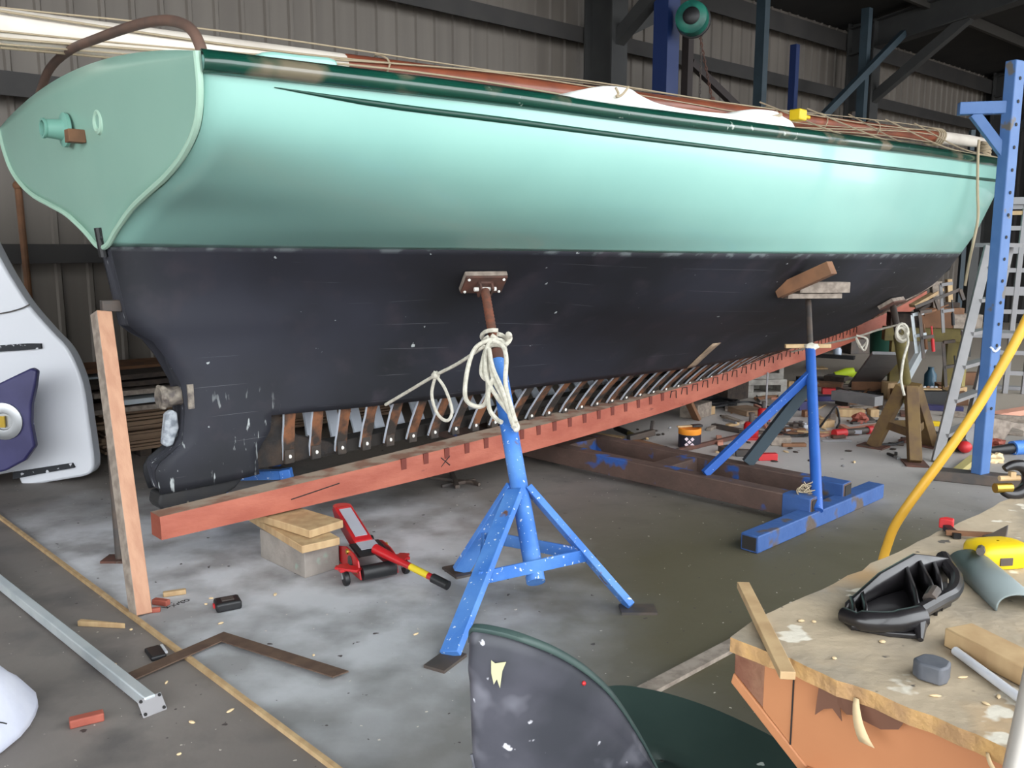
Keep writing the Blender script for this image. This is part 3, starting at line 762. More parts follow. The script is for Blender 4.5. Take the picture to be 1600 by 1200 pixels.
# ------------------------------------------------------------------ boat stands
def tripod_stand(feet, pb, pt, label, tj=.27, tb=.62, post_r=.040, rod_r=.025, m='blue', legw=.058, brace=.42, rodm='rustrod', square=False, plate_n=None, group=None, bh_=.05):
    pb, pt = Vector(pb), Vector(pt); d = (pt - pb)
    base = Vector((sum(f[0] for f in feet) / 3, sum(f[1] for f in feet) / 3, 0))
    st = thing('boat_stand', label, 'boat stand', base, group)
    mb = MB(); mb.tube([pb, pb + d * tb], post_r, 20); make(mb, 'post', m, st)
    j = pb + d * tj
    ends = []
    for f in feet:
        f = Vector(f); out = (f - base).normalized(); top = j + out * post_r
        ft = f + UP * .02
        mb = MB(); mb.bar(top, ft, legw, .03, up=out); make(mb, 'leg', m, st, bevel=.003)
        mb = MB(); mb.box(f + out * .03 + UP * .006, (.15, .09, .012), (out, UP.cross(out), UP)); make(mb, 'foot_plate', 'darksteel', st)
        ends.append(top + (ft - top) * (1 - brace) )
    for i in range(3):
        mb = MB(); a, b = ends[i], ends[(i + 1) % 3]; mb.bar(a, b, .012, bh_); make(mb, 'brace', m, st, bevel=.002)
    mb = MB(); mb.tube([pb + d * (tb - .004), pb + d * (tb + .03)], post_r * 1.06, 20); make(mb, 'collar', 'rustplate', st)
    n = 40; q0 = tb; pts = [pb + d * (q0 + (.975 - q0) * k / n) for k in range(n + 1)]
    mb = MB(); mb.tube(pts, [rod_r * (1.0 if k % 2 else .9) for k in range(n + 1)], 14); make(mb, 'screw', rodm, st)
    return st, d.normalized()
f1 = [(-.23, 2.99, 0), (.5, 3.42, 0), (-.24, 3.83, 0)]
P1b = Vector((.1, 3.41, .13)); P1n = hnorm(1.6, 1.36); P1t = W(1.6, hb(1.6, 1.36), 1.36) + P1n * .047
st1, d1 = tripod_stand(f1, P1b, P1t, 'scuffed light blue tripod boat stand with rusty screw, nearest the camera', tb=.70, legw=.082, bh_=.055)
def pad(st, c, nrm, w, h, wood):
    nrm = nrm.normalized(); x = UP.cross(nrm).normalized(); y = nrm.cross(x)
    mb = MB(); mb.box(c, (w, h, .012), (x, y, nrm)); p = make(mb, 'pad_plate', 'rustplate', st, bevel=.002)
    mb = MB(); mb.box(c + nrm * .02, (w * 1.02, h * 1.05, .026), (x, y, nrm)); make(mb, 'pad_board', wood, p, bevel=.003)
    mb = MB()
    mb.box(c - nrm * .012, (.08, .07, .012), (x, y, nrm))
    for i in (-1, 1): mb.box(c - nrm * .03 + x * (.032 * i), (.01, .07, .05), (x, y, nrm))
    make(mb, 'bracket', 'rustplate', p)
    for i in (-1, 1):
        for k in (-1, 1): mb = MB(); mb.ball(c - nrm * .008 + x * (i * w * .42) + y * (k * h * .38), .008, n=8, m=5); make(mb, 'bolt', 'bolt', p)
    mb = MB(); mb.tube([c - nrm * .03 - x * .06, c - nrm * .03 + x * .06], .011, 8); make(mb, 'pin', 'bolt', p)
pad(st1, P1t, -P1n, .225, .135, 'greywood')
# white mooring line coiled on stand 1
rope = thing('rope_coil', 'white rope coiled and hung over the nearest light blue stand', 'rope', P1b + (P1t - P1b) * .6 + Vector((0, 0, -.5)))
def post_y(py):                          # how far off the leaning post is at that height
    lo, hi = 0.0, 1.0
    for _ in range(30):
        m5 = (lo + hi) / 2; q = P1b + (P1t - P1b) * m5; t5 = q.y * CP - (q.z - EYE) * SP
        if 600 - F * (q.y * SP + (q.z - EYE) * CP) / t5 > py: lo = m5
        else: hi = m5
    return (P1b + (P1t - P1b) * lo).y
def rp(px, py, dy=0): return V(px, py, post_y(py) - .062 + dy)
def hoop(c, axis, r, a0=0, turns=1.0, n=16):
    x, y, z = frame(axis); return [c + (y * cos(a0 + 2 * pi * turns * k / n) + z * sin(a0 + 2 * pi * turns * k / n)) * r + x * (.02 * k / n) for k in range(n + 1)]
RR = .011
for i, tt in enumerate((.735, .757, .78)):
    mb = MB(); mb.tube(hoop(P1b + (P1t - P1b) * tt, d1 + Vector((.2, .0, .1 * i)), .048 + .006 * i, i), RR, 8, closed=False); make(mb, 'turn', 'rope', rope)
loops = [
 [(765,530),(742,545),(730,580),(727,620),(740,634),(756,633),(762,615),(762,580),(763,545)],
 [(762,540),(758,560),(760,590),(775,618),(795,645),(808,664),(806,672),(800,655),(785,620),(770,590),(766,555)],
 [(770,532),(785,540),(791,560),(790,600),(800,640),(806,660)],
 [(768,530),(758,550),(752,580),(758,592),(764,590)],
 [(770,592),(763,615),(765,640),(776,655),(784,660)],
 [(764,545),(770,575),(785,610),(797,650),(803,668)],
 [(768,524),(780,532),(790,538),(797,530),(796,523)],
]
for k, lp in enumerate(loops):
    mb = MB(); mb.tube(spline([rp(x, y, -.02 * (k % 3) + .01 * (i % 2)) for i, (x, y) in enumerate(lp)], 6), RR, 8); make(mb, 'loop', 'rope', rope)
mb = MB(); mb.ball(rp(795, 524, -.02), .018, n=10, m=6, jit=.3); make(mb, 'end_knot', 'rope', rope)
# tied line running from the stand down to the garboard seam
e0 = rp(757, 541, -.01); e1 = hp(1.33, 1.0, 1, .012)
kn = e0.lerp(e1, .46)
tl = solo(MB().tube(spline([e0, e0.lerp(e1, .25) + Vector((0, 0, -.008)), kn, e0.lerp(e1, .75), e1], 6), .009, 8), 'tie_rope', 'rope', 'white rope stretched from nearest blue stand to the black planking edge', 'rope')
mb = MB(); mb.tube(spline([kn, kn + Vector((-.02, -.02, -.10)), kn + Vector((.01, -.03, -.20)), kn + Vector((.06, -.03, -.235)), kn + Vector((.085, -.03, -.18)), kn + Vector((.05, -.02, -.07)), kn], 6), .0085, 8); make(mb, 'hanging_loop', 'rope', tl)
mb = MB(); mb.ball(kn, .022, n=10, m=6, jit=.35); make(mb, 'knot', 'rope', tl)

# cradle with vertical post -------------------------------------------------
nA = G(1252, 822); nB = G(800, 716); cd = (nB - nA).normalized(); cn = Vector((-cd.y, cd.x, 0))
if cn.y < 0: cn = -cn
CH = .125
cr = thing('steel_cradle', 'rusty steel cradle on the floor with a tall bright blue post, second stand from camera', 'boat cradle', nA)
L = 3.1
q0 = G(1322, 792); gap = abs((q0 - nA).dot(cn)) + .02
gap = .47
for i, off in enumerate((.05, gap)):
    a = nA + cn * off + UP * (.035 + CH / 2) - cd * .05
    mb = MB()
    mb.bar(a, a + cd * L, .10, CH)
    r = make(mb, 'runner', 'bluerust', cr, bevel=.006)
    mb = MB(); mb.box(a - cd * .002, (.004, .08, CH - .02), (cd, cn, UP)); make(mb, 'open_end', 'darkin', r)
    mb = MB(); mb.bar(a + cd * .003, a + cd * .17, .106, CH + .006); make(mb, 'painted_end', 'bluefoot', r, bevel=.006)
for t in (1.0, 1.85, 2.95):
    a = nA + cd * t + cn * .1 + UP * (.035 + CH / 2); mb = MB(); mb.bar(a, a + cn * (gap - .15), .14, CH * .9); make(mb, 'cross_member', 'bluerust', cr, bevel=.005)
fa, fb = G(1170, 862), G(1368, 776)
mb = MB(); mb.bar(fa.lerp(fb, .0) + UP * .045, fb + UP * .045, .10, .09); ft = make(mb, 'foot_beam', 'bluefoot', cr, bevel=.006)
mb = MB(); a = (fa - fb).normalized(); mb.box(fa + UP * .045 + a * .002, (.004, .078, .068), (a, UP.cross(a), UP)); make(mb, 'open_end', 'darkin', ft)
pbase = G(1277, 798, .091); P2n = hnorm(4.0, 1.22); P2n.z = 0; P2n.normalize(); ptop = W(4.0, hb(4.0, 1.22), 1.185) + P2n * .06
dd = ptop - pbase
mb = MB(); mb.tube([pbase, pbase + dd * .735], .031, 24); make(mb, 'post', 'blue2', cr)
mb = MB(); mb.tube([pbase + dd * .70, pbase + dd * .985], .019, 16); make(mb, 'inner_tube', 'darksteel', cr)
a = pbase + dd * .738; mb = MB(); mb.bar(a - Vector((.16, 0, .002)), a + Vector((.13, 0, 0)), .03, .025); make(mb, 'locking_bar', 'pine', cr, bevel=.003)
mb = MB(); mb.ball(a + Vector((0, -.03, .0)), (.045, .03, .022), jit=.4); make(mb, 'lashing', 'rope', cr)
j = pbase + dd * .60
mb = MB(); mb.bar(j, nA + cd * .65 + cn * .05 + UP * (.04 + CH), .035, .05); make(mb, 'diagonal_brace', 'blue2', cr, bevel=.003)
mb = MB(); mb.bar(j - UP * .04 + cn * .03, nA + cd * .60 + cn * gap + UP * (.04 + CH), .05, .07); make(mb, 'diagonal_brace', 'tealpost', cr, bevel=.003)
mb = MB(); rr = random.Random(2)
for i in range(14):
    c = nA + cd * .03 + cn * .1 + UP * (.08 + .1 * rr.random()); mb.tube(spline([c + Vector((rr.uniform(-.06, .06), rr.uniform(-.04, .02), rr.uniform(-.03, .05))) for k in range(5)], 4), .003, 5)
solo(mb, 'twine_knot', 'olddope', 'tangle of twine tied around the end of the rusty cradle runner', 'twine')
# packing on top of the post
cx = V(1276, 452, ptop.y); xa = Vector((1, .15, 0)).normalized(); ya = UP.cross(xa)
t0 = ptop + UP * .018 + P2n * .05
mb = MB(); mb.box(t0 + Vector((-.03, 0, 0)), (.38, .13, .034), (xa, ya, UP)); pk = solo(mb, 'packing_board', 'greywood', 'thin grey packing board on top of the tall blue cradle post', 'packing board', bevel=.003)
mb = MB(); mb.box(t0 + Vector((.03, -.01, .055)), (.35, .13, .07), (xa, ya, UP)); solo(mb, 'packing_block', 'greywood', 'pale grey timber packing block above the tall blue cradle post', 'packing block', bevel=.004)
a = V(1216, 456, ptop.y - .13); b = V(1300, 418, ptop.y - .36)
mb = MB(); mb.bar(a, b, .09, .085); solo(mb, 'packing_wedge', 'brownwood', 'brown timber wedge slanting up against the black planking by the cradle post', 'wedge', bevel=.003)

# third stand, olive
f3 = [(2.86, 5.93, 0), (2.79, 6.47, 0), (3.25, 6.5, 0)]
ap = Vector((2.95, 6.28, .44)); P3n = hnorm(6.0, 1.08); P3t = W(6.0, hb(6.0, 1.08), 1.08) + P3n * .05
st3 = thing('boat_stand', 'rusty olive tripod boat stand near the bow with a coil of white rope', 'boat stand', (2.95, 6.3, 0))
mb = MB(); mb.tube([ap - UP * .05, ap.lerp(P3t, .62)], .040, 16); make(mb, 'post', 'olivewood', st3)
mb = MB(); mb.tube([ap.lerp(P3t, .6), ap.lerp(P3t, .97)], .027, 14); make(mb, 'inner_tube', 'darksteel', st3)
olst = M('rusty_olive_steel', S(110, 86, 48), .7, col2=S(88, 66, 46), scale=8)
tops = []
for f in f3:
    f = Vector(f); o_ = (f - Vector((2.95, 6.3, 0))).normalized(); t_ = ap + UP * .06 + o_ * .05
    mb = MB(); mb.bar(t_, f + UP * .012, .085, .085, up=o_); make(mb, 'leg', olst, st3, bevel=.004)
    mb = MB(); mb.box(f + UP * .006, (.2, .15, .012), (o_, UP.cross(o_), UP)); make(mb, 'foot_plate', 'rustplate', st3)
    tops.append(t_.lerp(f, .62))
for i in range(3):
    mb = MB(); mb.bar(tops[i], tops[(i + 1) % 3], .012, .06); make(mb, 'brace', olst, st3, bevel=.002)
nr = -P3n; xx = UP.cross(nr).normalized(); yy3 = nr.cross(xx)
mb = MB(); mb.box(P3t, (.36, .13, .014), (xx, yy3, nr)); pp = make(mb, 'pad_plate', 'rustplate', st3)
mb = MB(); mb.box(P3t + nr * .022, (.36, .13, .03), (xx, yy3, nr)); make(mb, 'pad_board', 'greywood', pp)
rc = thing('rope_coil', 'small coil of white cord hung on the olive stand near the bow', 'rope', ap + UP * .1)
for k, (cx_, cy_, rx, ry) in enumerate(((1409, 516, 8, 10), (1409, 522, 9, 12), (1408, 520, 7, 8), (1410, 519, 9, 13))):
    mb = MB(); mb.tube([V(cx_ + rx * cos(t), cy_ + ry * sin(t), 6.55 - .02 * k) for t in np.linspace(0, 2 * pi, 17)[:-1]], .011, 6, closed=True); make(mb, 'loop', 'rope', rc)
mb = MB(); mb.tube(spline([V(1416, 520, 6.5), V(1419, 535, 6.4), V(1412, 560, 6.3), V(1408, 590, 6.2), V(1410, 605, 6.15), V(1413, 618, 6.12)], 5), .010, 6); make(mb, 'tail', 'rope', rc)
mb = MB(); mb.tube(spline([V(1402, 508, 6.6), V(1370, 516, 6.75), V(1335, 527, 6.9), hp(5.6, .6, 1, .05)], 5), .008, 6)
solo(mb, 'tie_rope', 'rope', 'thin cord from the olive stand across to the red keel timber', 'rope')
mb = MB(); q = V(1338, 524, 6.85)
mb.tube(spline([q, q + Vector((.08, -.02, -.03)), q + Vector((.06, -.02, -.12)), q + Vector((.0, 0, -.02)), q + Vector((.04, 0, -.10)), q + Vector((.09, 0, -.05))], 6), .008, 6)
solo(mb, 'slack_cord', 'rope', 'short white cord end dangling from the red keel timber near the bow', 'cord')

# port side stand, mostly behind the hull
def mir(p): p = Vector(p); return p - BN * (2 * (p - K0).dot(BN))
f4 = [W(.9, -1.9), W(1.8, -1.9), W(1.4, -1.2)]
P4b = W(1.4, -1.65, .13); P4n = P1n - BN * (2 * P1n.dot(BN)); P4t = W(1.6, -hb(1.6, 1.36), 1.36) + P4n * .047
st4, _ = tripod_stand(f4, P4b, P4t, 'blue boat stand on the far side of the keel, seen under the planking', tb=.62, m='blue2', brace=.38)
pad(st4, P4t, -P4n, .22, .13, 'greywood')
mb = MB(); a = V(358, 743, 4.60); b = V(446, 741, 4.52); mb.bar(a, b, .05, .05); mb.bar(b + Vector((0, 0, .03)), b + Vector((.02, 0, -.09)), .06, .06); mb.bar(a, Vector((a.x - .1, a.y, 0.0)), .04, .04); mb.bar(b, Vector((b.x, b.y + .1, 0)), .04, .04)
solo(mb, 'axle_stand', 'blue', 'low blue steel trestle bar under the black heel behind the red timber', 'trestle', bevel=.004)
mb = MB(); c = Vector((-1.92, 4.02, 0)); mb.lathe([(.022, .012), (.022, .62)], c, UP, 12); ps = solo(mb, 'prop_post', 'darksteel', 'thin dark steel prop behind the tan timber post', 'prop', origin=c)
mb = MB(); mb.box(c + UP * .006, (.15, .1, .012)); make(mb, 'base_plate', 'rustplate', ps)
# timber post under the sternpost
a = Vector((-1.545, 3.38, 0)); b = W(-.10, .10, 1.225); ax = (b - a).normalized()
fx = Vector((.6, .8, 0)); fy = ax.cross(fx).normalized(); fx = fy.cross(ax).normalized()
mb = MB(); mb.box((a + b) / 2, ((b - a).length, .068, .066), (ax, fx, fy)); tpst = solo(mb, 'timber_post', ['post', 'greywood'], 'tan squared timber post propping the sternpost at left', 'post', bevel=.003)
for p in tpst.data.polygons: p.material_index = 1 if p.normal.dot(-fx) > .7 else 0

# ------------------------------------------------------------------ block, packers, trolley jack under the red timber
u = Vector((-.285, .277, 0)).normalized(); w_ = Vector((u.y, -u.x, 0))
nc = G(477, 904); bl, bw, bh = .40, .19, .145
mb = MB(); mb.box(nc + u * (bl / 2) + w_ * (bw / 2) + UP * (bh / 2), (bl, bw, bh), (u, w_, UP)); solo(mb, 'concrete_block', 'concrete', 'grey concrete block with mint paint smears under the red keel timber', 'concrete block', bevel=.004)
c = nc + u * .24 + w_ * .085; a1 = (u + w_ * .12).normalized(); b1 = Vector((a1.y, -a1.x, 0))
mb = MB(); mb.box(c + UP * (bh + .019), (.62, .19, .036), (a1, b1, UP)); solo(mb, 'packing_board', 'pine', 'pale pine board lying directly on the grey concrete block', 'packing board', bevel=.003)
a2 = (u - w_ * .10).normalized(); b2 = Vector((a2.y, -a2.x, 0))
mb = MB(); mb.box(c + w_ * .02 + u * .05 + UP * (bh + .0585), (.56, .2, .038), (a2, b2, UP)); solo(mb, 'packing_board', 'pine', 'upper pale pine board with broken end beside the red trolley jack', 'packing board', bevel=.003)
mb = MB(); mb.box(c + w_ * .02 + u * .22 + UP * (bh + .089), (.2, .06, .02), (a2, b2, UP)); solo(mb, 'packing_strip', 'pine', 'small pine strip on the boards just under the red keel timber', 'packing strip')
# jack
jo = G(590, 907); jx = Vector((-.50, .866, 0)).normalized(); jy = Vector((-jx.y, jx.x, 0))
def J(x, y, z): return jo + jx * x + jy * y + UP * z
jk = thing('trolley_jack', 'red trolley jack lifting the red keel timber beside the concrete block', 'jack', jo)
for sgn in (1, -1):
    mb = MB(); pr = [(-.03, .03), (.0, .11), (.06, .125), (.16, .13), (.36, .075), (.46, .06), (.46, .03), (.2, .025), (.03, .025)]
    mb.prism([J(x, sgn * .085, z) for x, z in pr], jy * (.008 * sgn)); make(mb, 'side_plate', 'red', jk, bevel=.002)
    mb = MB(); mb.bar(J(-.02, sgn * .09, .075), J(.07, sgn * .165, .075), .05, .012); mb.box(J(.05, sgn * .14, .07), (.07, .06, .014), (jx, jy, UP)); make(mb, 'wheel_bracket', 'red', jk, bevel=.002)
    mb = MB(); mb.bar(J(.045, sgn * .145, .065), J(.02, sgn * .145, .03), .034, .006); fk = make(mb, 'caster_fork', 'silver', jk)
    mb = MB(); mb.lathe([(.0, -.011), (.030, -.011), (.033, -.006), (.033, .006), (.030, .011), (0, .011)], J(.015, sgn * .145, .033), jy, 18); make(mb, 'caster_wheel', 'black', jk)
    mb = MB(); mb.lathe([(0, -.02), (.032, -.02), (.035, 0), (.032, .02), (0, .02)], J(.43, sgn * .12, .035), jy, 18); make(mb, 'front_wheel', 'black', jk)
    mb = MB(); mb.lathe([(0, 0), (.012, 0), (.012, .012), (0, .014)], J(.13, sgn * .09, .115), jy * sgn, 10); make(mb, 'bolt', 'brass', jk); mb = MB(); mb.lathe([(0, 0), (.012, 0), (.012, .012), (0, .014)], J(.0, sgn * .095, .065), jy * sgn, 10); make(mb, 'bolt', 'brass', jk)
mb = MB(); mb.lathe([(0, 0), (.03, 0), (.03, .002), (0, .002)], J(.10, .094, .075), jy, 18); make(mb, 'round_badge', 'darksteel', jk)
mb = MB(); arm = [(.14, .10), (.17, .145), (.46, .235), (.50, .215), (.46, .17), (.2, .085)]
mb.prism([J(x, -.045, z) for x, z in arm], jy * .09); am = make(mb, 'lift_arm', 'red', jk, bevel=.006)
a = Vector((J(.46, 0, .235) - J(.17, 0, .145))).normalized(); mb = MB(); nn = a.cross(jy).normalized()
if nn.z < 0: nn = -nn
mb.box(J(.315, 0, .19) + nn * .002, (.24, .06, .003), (a, jy, nn)); make(mb, 'label_plate', 'label', am)
mb = MB(); mb.lathe([(0, 0), (.03, 0), (.03, .02), (.045, .024), (.045, .034), (0, .034)], J(.475, 0, .198), UP, 16); make(mb, 'saddle', 'red', am)
mb = MB(); mb.prism([J(x, -.07, z) for x, z in ((.02, .118), (.16, .138), (.19, .125), (.05, .105))], jy * .14); cp_ = make(mb, 'cover_plate', 'black', jk, bevel=.002)
mb = MB(); mb.box(J(.115, 0, .136), (.075, .09, .003), (Vector((jx + UP * .14)).normalized(), jy, UP)); make(mb, 'label_plate', 'label', cp_)
mb = MB(); mb.lathe([(0, 0), (.034, 0), (.034, .16), (0, .16)], J(-.015, -.08, .055), jy, 18); make(mb, 'pump_cylinder', 'black', jk)
hb0 = J(.05, -.01, .135); hb1 = G(700, 915, .055)
hd = (hb1 - hb0)
mb = MB(); mb.tube([hb0, hb0 + hd * .2, hb0 + hd * .42, hb0 + hd * .82], [.024, .021, .016, .015], 14); h_ = make(mb, 'handle', 'red', jk)
mb = MB(); mb.tube([hb0 + hd * .48, hb0 + hd * .74], .0158, 14); make(mb, 'warning_sticker', 'yellowl', h_)
mb = MB(); mb.tube([hb0 + hd * .80, hb0 + hd], .021, 14); make(mb, 'grip', 'black', h_)

# ------------------------------------------------------------------ left side: white rudder, navy plate, sheets, pole, sack, tube
def upright(pxs, y, th, m, name, label, cat, bevel=.01, back=Vector((0, 1, 0)), **k):
    mb = MB(); mb.prism([V(x, yy_, y) for x, yy_ in pxs], back * th); return solo(mb, name, m, label, cat, bevel=bevel, **k)
cur = spline([Vector((x, y, 0)) for x, y in ((-130, 180), (-60, 290), (0, 405), (20, 440), (45, 478), (80, 518), (105, 545), (122, 580), (131, 612), (138, 660), (145, 710), (146, 732))], 5)
wr = upright([(p.x, p.y) for p in cur] + [(140, 741), (128, 745), (40, 760), (33, 758), (27, 742), (20, 738), (-150, 772)], 5.42, .11, 'white', 'rudder', 'big white curved rudder blade standing on the floor at left', 'rudder', bevel=.03, smooth=40)
mb = MB(); mb.prism([V(x, y, 5.40) for x, y in ((-20, 541), (40, 537), (63, 537), (64, 545), (40, 547), (-20, 551))], Vector((0, .03, 0))); make(mb, 'rubber_strip', 'blackstrip', wr)
mb = MB(); mb.prism([V(x, y, 5.40) for x, y in ((20, 738), (60, 732), (112, 724), (116, 731), (60, 741), (20, 749))], Vector((0, .03, 0))); make(mb, 'rubber_strip', 'blackstrip', wr)
mb = MB(); mb.tube(spline([V(-60, 497, 5.405), V(0, 490, 5.405), V(30, 483, 5.405), V(46, 476, 5.405)], 5), .004, 6); make(mb, 'panel_seam', 'darksteel', wr)
nv = upright([(-140, 655), (-60, 625), (0, 598), (48, 575), (57, 580), (54, 605), (48, 632), (47, 660), (54, 698), (38, 720), (8, 736), (-140, 775)], 5.15, .05, 'navy', 'mounting_plate', 'navy blue plate with a round metal disc leaning on the white rudder', 'plate', bevel=.012)
c = V(7, 658, 5.15); mb = MB(); mb.lathe([(0, 0), (.05, 0), (.055, .008), (.09, .01), (.115, .004), (.115, -.01), (0, -.01)], c + Vector((0, -.008, 0)), (0, -1, 0), 28); dk = make(mb, 'metal_disc', 'silver', nv)
mb = MB(); mb.box(c + Vector((0, -.02, 0)), (.03, .012, .07)); make(mb, 'spindle', 'brass', dk)
# plywood stack
pc = Vector((-2.89, 5.93, 0)); rr = random.Random(5); z = .05
for k in range(2):
    mb = MB(); mb.bar(pc + SD * (.3 + 1.4 * k) + SQ * .05 + UP * .025, pc + SD * (.3 + 1.4 * k) + SQ * 1.1 + UP * .025, .08, .05)
    solo(mb, 'bearer', 'darkwood', 'dark timber bearer under the plywood stack behind the white rudder', 'bearer', 'plywood stack bearers')
for k in range(12):
    t = rr.choice((.015, .018, .022, .03)); o1, o2 = rr.uniform(-.06, .05), rr.uniform(-.04, .05)
    c = pc + SD * (1.22 + o1) + SQ * (.58 + o2) + UP * (z + t / 2); mb = MB(); mb.box(c, (2.44, 1.1, t), (SD, SQ, UP))
    solo(mb, 'plywood_sheet', 'plywood', 'brown plywood sheet in the flat stack behind the tan timber post', 'plywood sheet', 'plywood sheets in the stack'); z += t + .006
boards = [('greywood', .28, 0), ('darkwood', .30, .05), ('galv', .2, .02), ('darkwood', .25, .3), ('greywood', .16, .1), ('darkwood', .3, .4), ('darkwood', .2, .0), ('galv', .22, .12), ('darkwood', .28, .42), ('brownwood', .3, .1)]
lb = {'greywood': 'grey weathered plank', 'darkwood': 'dark old board', 'galv': 'pale painted plank', 'brownwood': 'brown plank'}
zz = z
for k, (m_, wd, off) in enumerate(boards):
    lay = k // 2; t = .036
    c = pc + SD * (1.1 + .12 * (k % 3)) + SQ * ((.12 if k % 2 == 0 else .62) + .03 * lay) + UP * (zz + t / 2); mb = MB()
    mb.box(c, (2.5, .3 if k % 2 == 0 else .45, t), ((SD + SQ * (.03 * ((k % 3) - 1))).normalized(), (SQ - SD * (.03 * ((k % 3) - 1))).normalized(), UP))
    solo(mb, 'plank', m_, lb[m_] + ' lying on the plywood stack, %s of the pile' % ('first layer', 'second layer', 'third layer', 'fourth layer', 'top layer')[lay] + (', front' if k % 2 == 0 else ', rear'), 'plank', 'planks on the plywood stack', bevel=.003)
    if k % 2: zz += t + .02
mb = MB(); a = V(28, 290, 6.2); b = V(49, 500, 6.2); d_ = (b - a).normalized(); e_ = a + d_ * (a.z / -d_.z); mb.tube([a, e_], .024, 10); mb.ball(a, .035, n=10, m=6)
solo(mb, 'wooden_pole', 'brownwood', 'orange-brown wooden pole leaning on the wall behind the white rudder', 'pole')
mb = MB(); mb.bar(T(-1.15, QW - .22, 1.53), T(.35, QW - .22, 1.53), .05, .05); solo(mb, 'timber_batten', 'brownwood', 'orange timber batten resting on the lower wall rail at left', 'batten')
mb = MB(); mb.box(T(-1.7, QW - .16, 1.66), (.9, .012, .3), (SD, SQ, UP)); solo(mb, 'brown_board', 'card', 'dark brown board standing on the lower wall rail, left edge', 'board')
# white sack in the near corner
sc = G(-78, 1160); 
rows = []; sk = MB(); n = 28; prof = [(.02, .40), (.10, .39), (.17, .34), (.22, .26), (.27, .16), (.315, .07), (.32, .03), (.29, .002)]
for (r, h) in prof:
    row = []
    for k in range(n):
        t = 2 * pi * k / n; q = 1 + .09 * mnoise.noise(Vector((cos(t) * 1.5, sin(t) * 1.5, h * 5))); row.append(sc + Vector((cos(t) * r * q * .72, sin(t) * r * q * .9, h * .60 * (1 + .12 * mnoise.noise(Vector((cos(t) * 2, sin(t) * 2, h * 9 + 3)))) + .001)))
    rows.append(row)
sk.grid(rows, closed=True); sk.f.append(tuple(range(n))); sk.f.append(tuple((len(prof) - 1) * n + k for k in range(n))); sk.mi += [0, 0]
sack = solo(sk, 'woven_sack', 'bag', 'white woven sack in the bottom left corner', 'sack', smooth=70)
mb = MB(); mb.tube(spline([G(-12, 1128, .10), G(2, 1129, .098), G(11, 1131, .09)], 4), .002, 5); make(mb, 'dark_mark', 'ink', sack)
# galvanised tube with base plate
a = G(236, 1110) + UP * .036; b = G(-90, 846) + UP * .036
mb = MB(); mb.bar(a - UP * .006, b - UP * .006, .037, .042); gt = solo(mb, 'square_tube', 'galv', 'long galvanised square tube with a welded end plate lying on the floor at left', 'steel tube', bevel=.004)
d_ = (a - b).normalized(); pn = (d_ + UP * .9).normalized(); px_ = UP.cross(d_).normalized(); py_ = pn.cross(px_)
mb = MB(); mb.box(a + d_ * .012 - UP * .012, (.08, .062, .006), (px_, py_, pn)); bp = make(mb, 'end_plate', 'alup', gt, bevel=.006)
mb = MB()
for i in (-1, 1):
    for j_ in (-1, 1): mb.lathe([(0, 0), (.006, 0), (.006, .001), (0, .001)], a + d_ * .012 - UP * .012 + px_ * .031 * i + py_ * .022 * j_ + pn * .0035, pn, 8)
make(mb, 'bolt_hole', 'ink', bp)
# rusty flat square
c0 = G(350, 995); c1 = G(545, 1057); c2 = G(178, 1070)
mb = MB(); d1_ = (c1 - c0).normalized(); d2_ = (c2 - c0).normalized(); wd = .06
n1 = Vector((-d1_.y, d1_.x, 0)); n2 = Vector((-d2_.y, d2_.x, 0))
if n1.dot(d2_) < 0: n1 = -n1
if n2.dot(d1_) < 0: n2 = -n2
inner = c0 + n1 * wd
k_ = (wd) / abs(n2.dot(d1_)); kk = wd / abs(n1.dot(d2_)); inner = c0 + d1_ * k_ + d2_ * kk
mb.prism([p + UP * .0165 for p in (c0, c1, c1 + n1 * wd - d1_ * .02, inner, c2 + n2 * wd, c2)], UP * .005)
solo(mb, 'steel_square', 'rustsq', 'large rusty L-shaped flat steel square lying on the floor', 'steel square', smooth=0)
# floor bits, near left
def lump(px, py, size, m, label, cat, name, ang=0.0, bevel=.006, z=0.0):
    c = G(px, py, z); x = Vector((cos(ang), sin(ang), 0)); y = Vector((-x.y, x.x, 0)); mb = MB()
    mb.box(c + UP * (size[2] / 2 + .0005), size, (x, y, UP)); return solo(mb, name, m, label, cat, bevel=bevel)
b_ = lump(356, 950, (.105, .085, .04), 'black', 'black plastic case lying on the pale floor near the tan post', 'case', 'plastic_case', ang=.5, bevel=.01)
c = G(356, 950); mb = MB(); mb.box(c + UP * .042, (.05, .035, .003), (Vector((cos(.5), sin(.5), 0)), Vector((-sin(.5), cos(.5), 0)), UP)); make(mb, 'lid_badge', 'darksteel', b_)
mb = MB(); mb.box(c + Vector((-.05, -.024, .02)), (.006, .02, .016), (Vector((cos(.5), sin(.5), 0)), Vector((-sin(.5), cos(.5), 0)), UP)); make(mb, 'catch', 'redp', b_)
b_ = lump(243, 1024, (.055, .10, .018), 'black', 'black plastic box by the rusty square across the joint batten', 'box', 'plastic_box', ang=.65, bevel=.006)
lump(256, 1016, (.012, .075, .01), 'white', 'white strip beside the small black box', 'strip', 'white_strip', ang=.62, bevel=.002)
mb = MB(); a = G(127, 975); b = G(196, 982); mb.prism([a + UP * .001, a + Vector((-.003, -.024, .001)), b + Vector((0, -.004, .001)), b + UP * .001], UP * .022); solo(mb, 'wood_wedge', 'pine', 'pale wooden wedge on the dark floor left of the joint batten', 'wedge', bevel=.002)
lump(136, 1130, (.10, .035, .028), 'redwood', 'red hardwood offcut on the floor near the white sack', 'offcut', 'wood_offcut', ang=.52, bevel=.004)
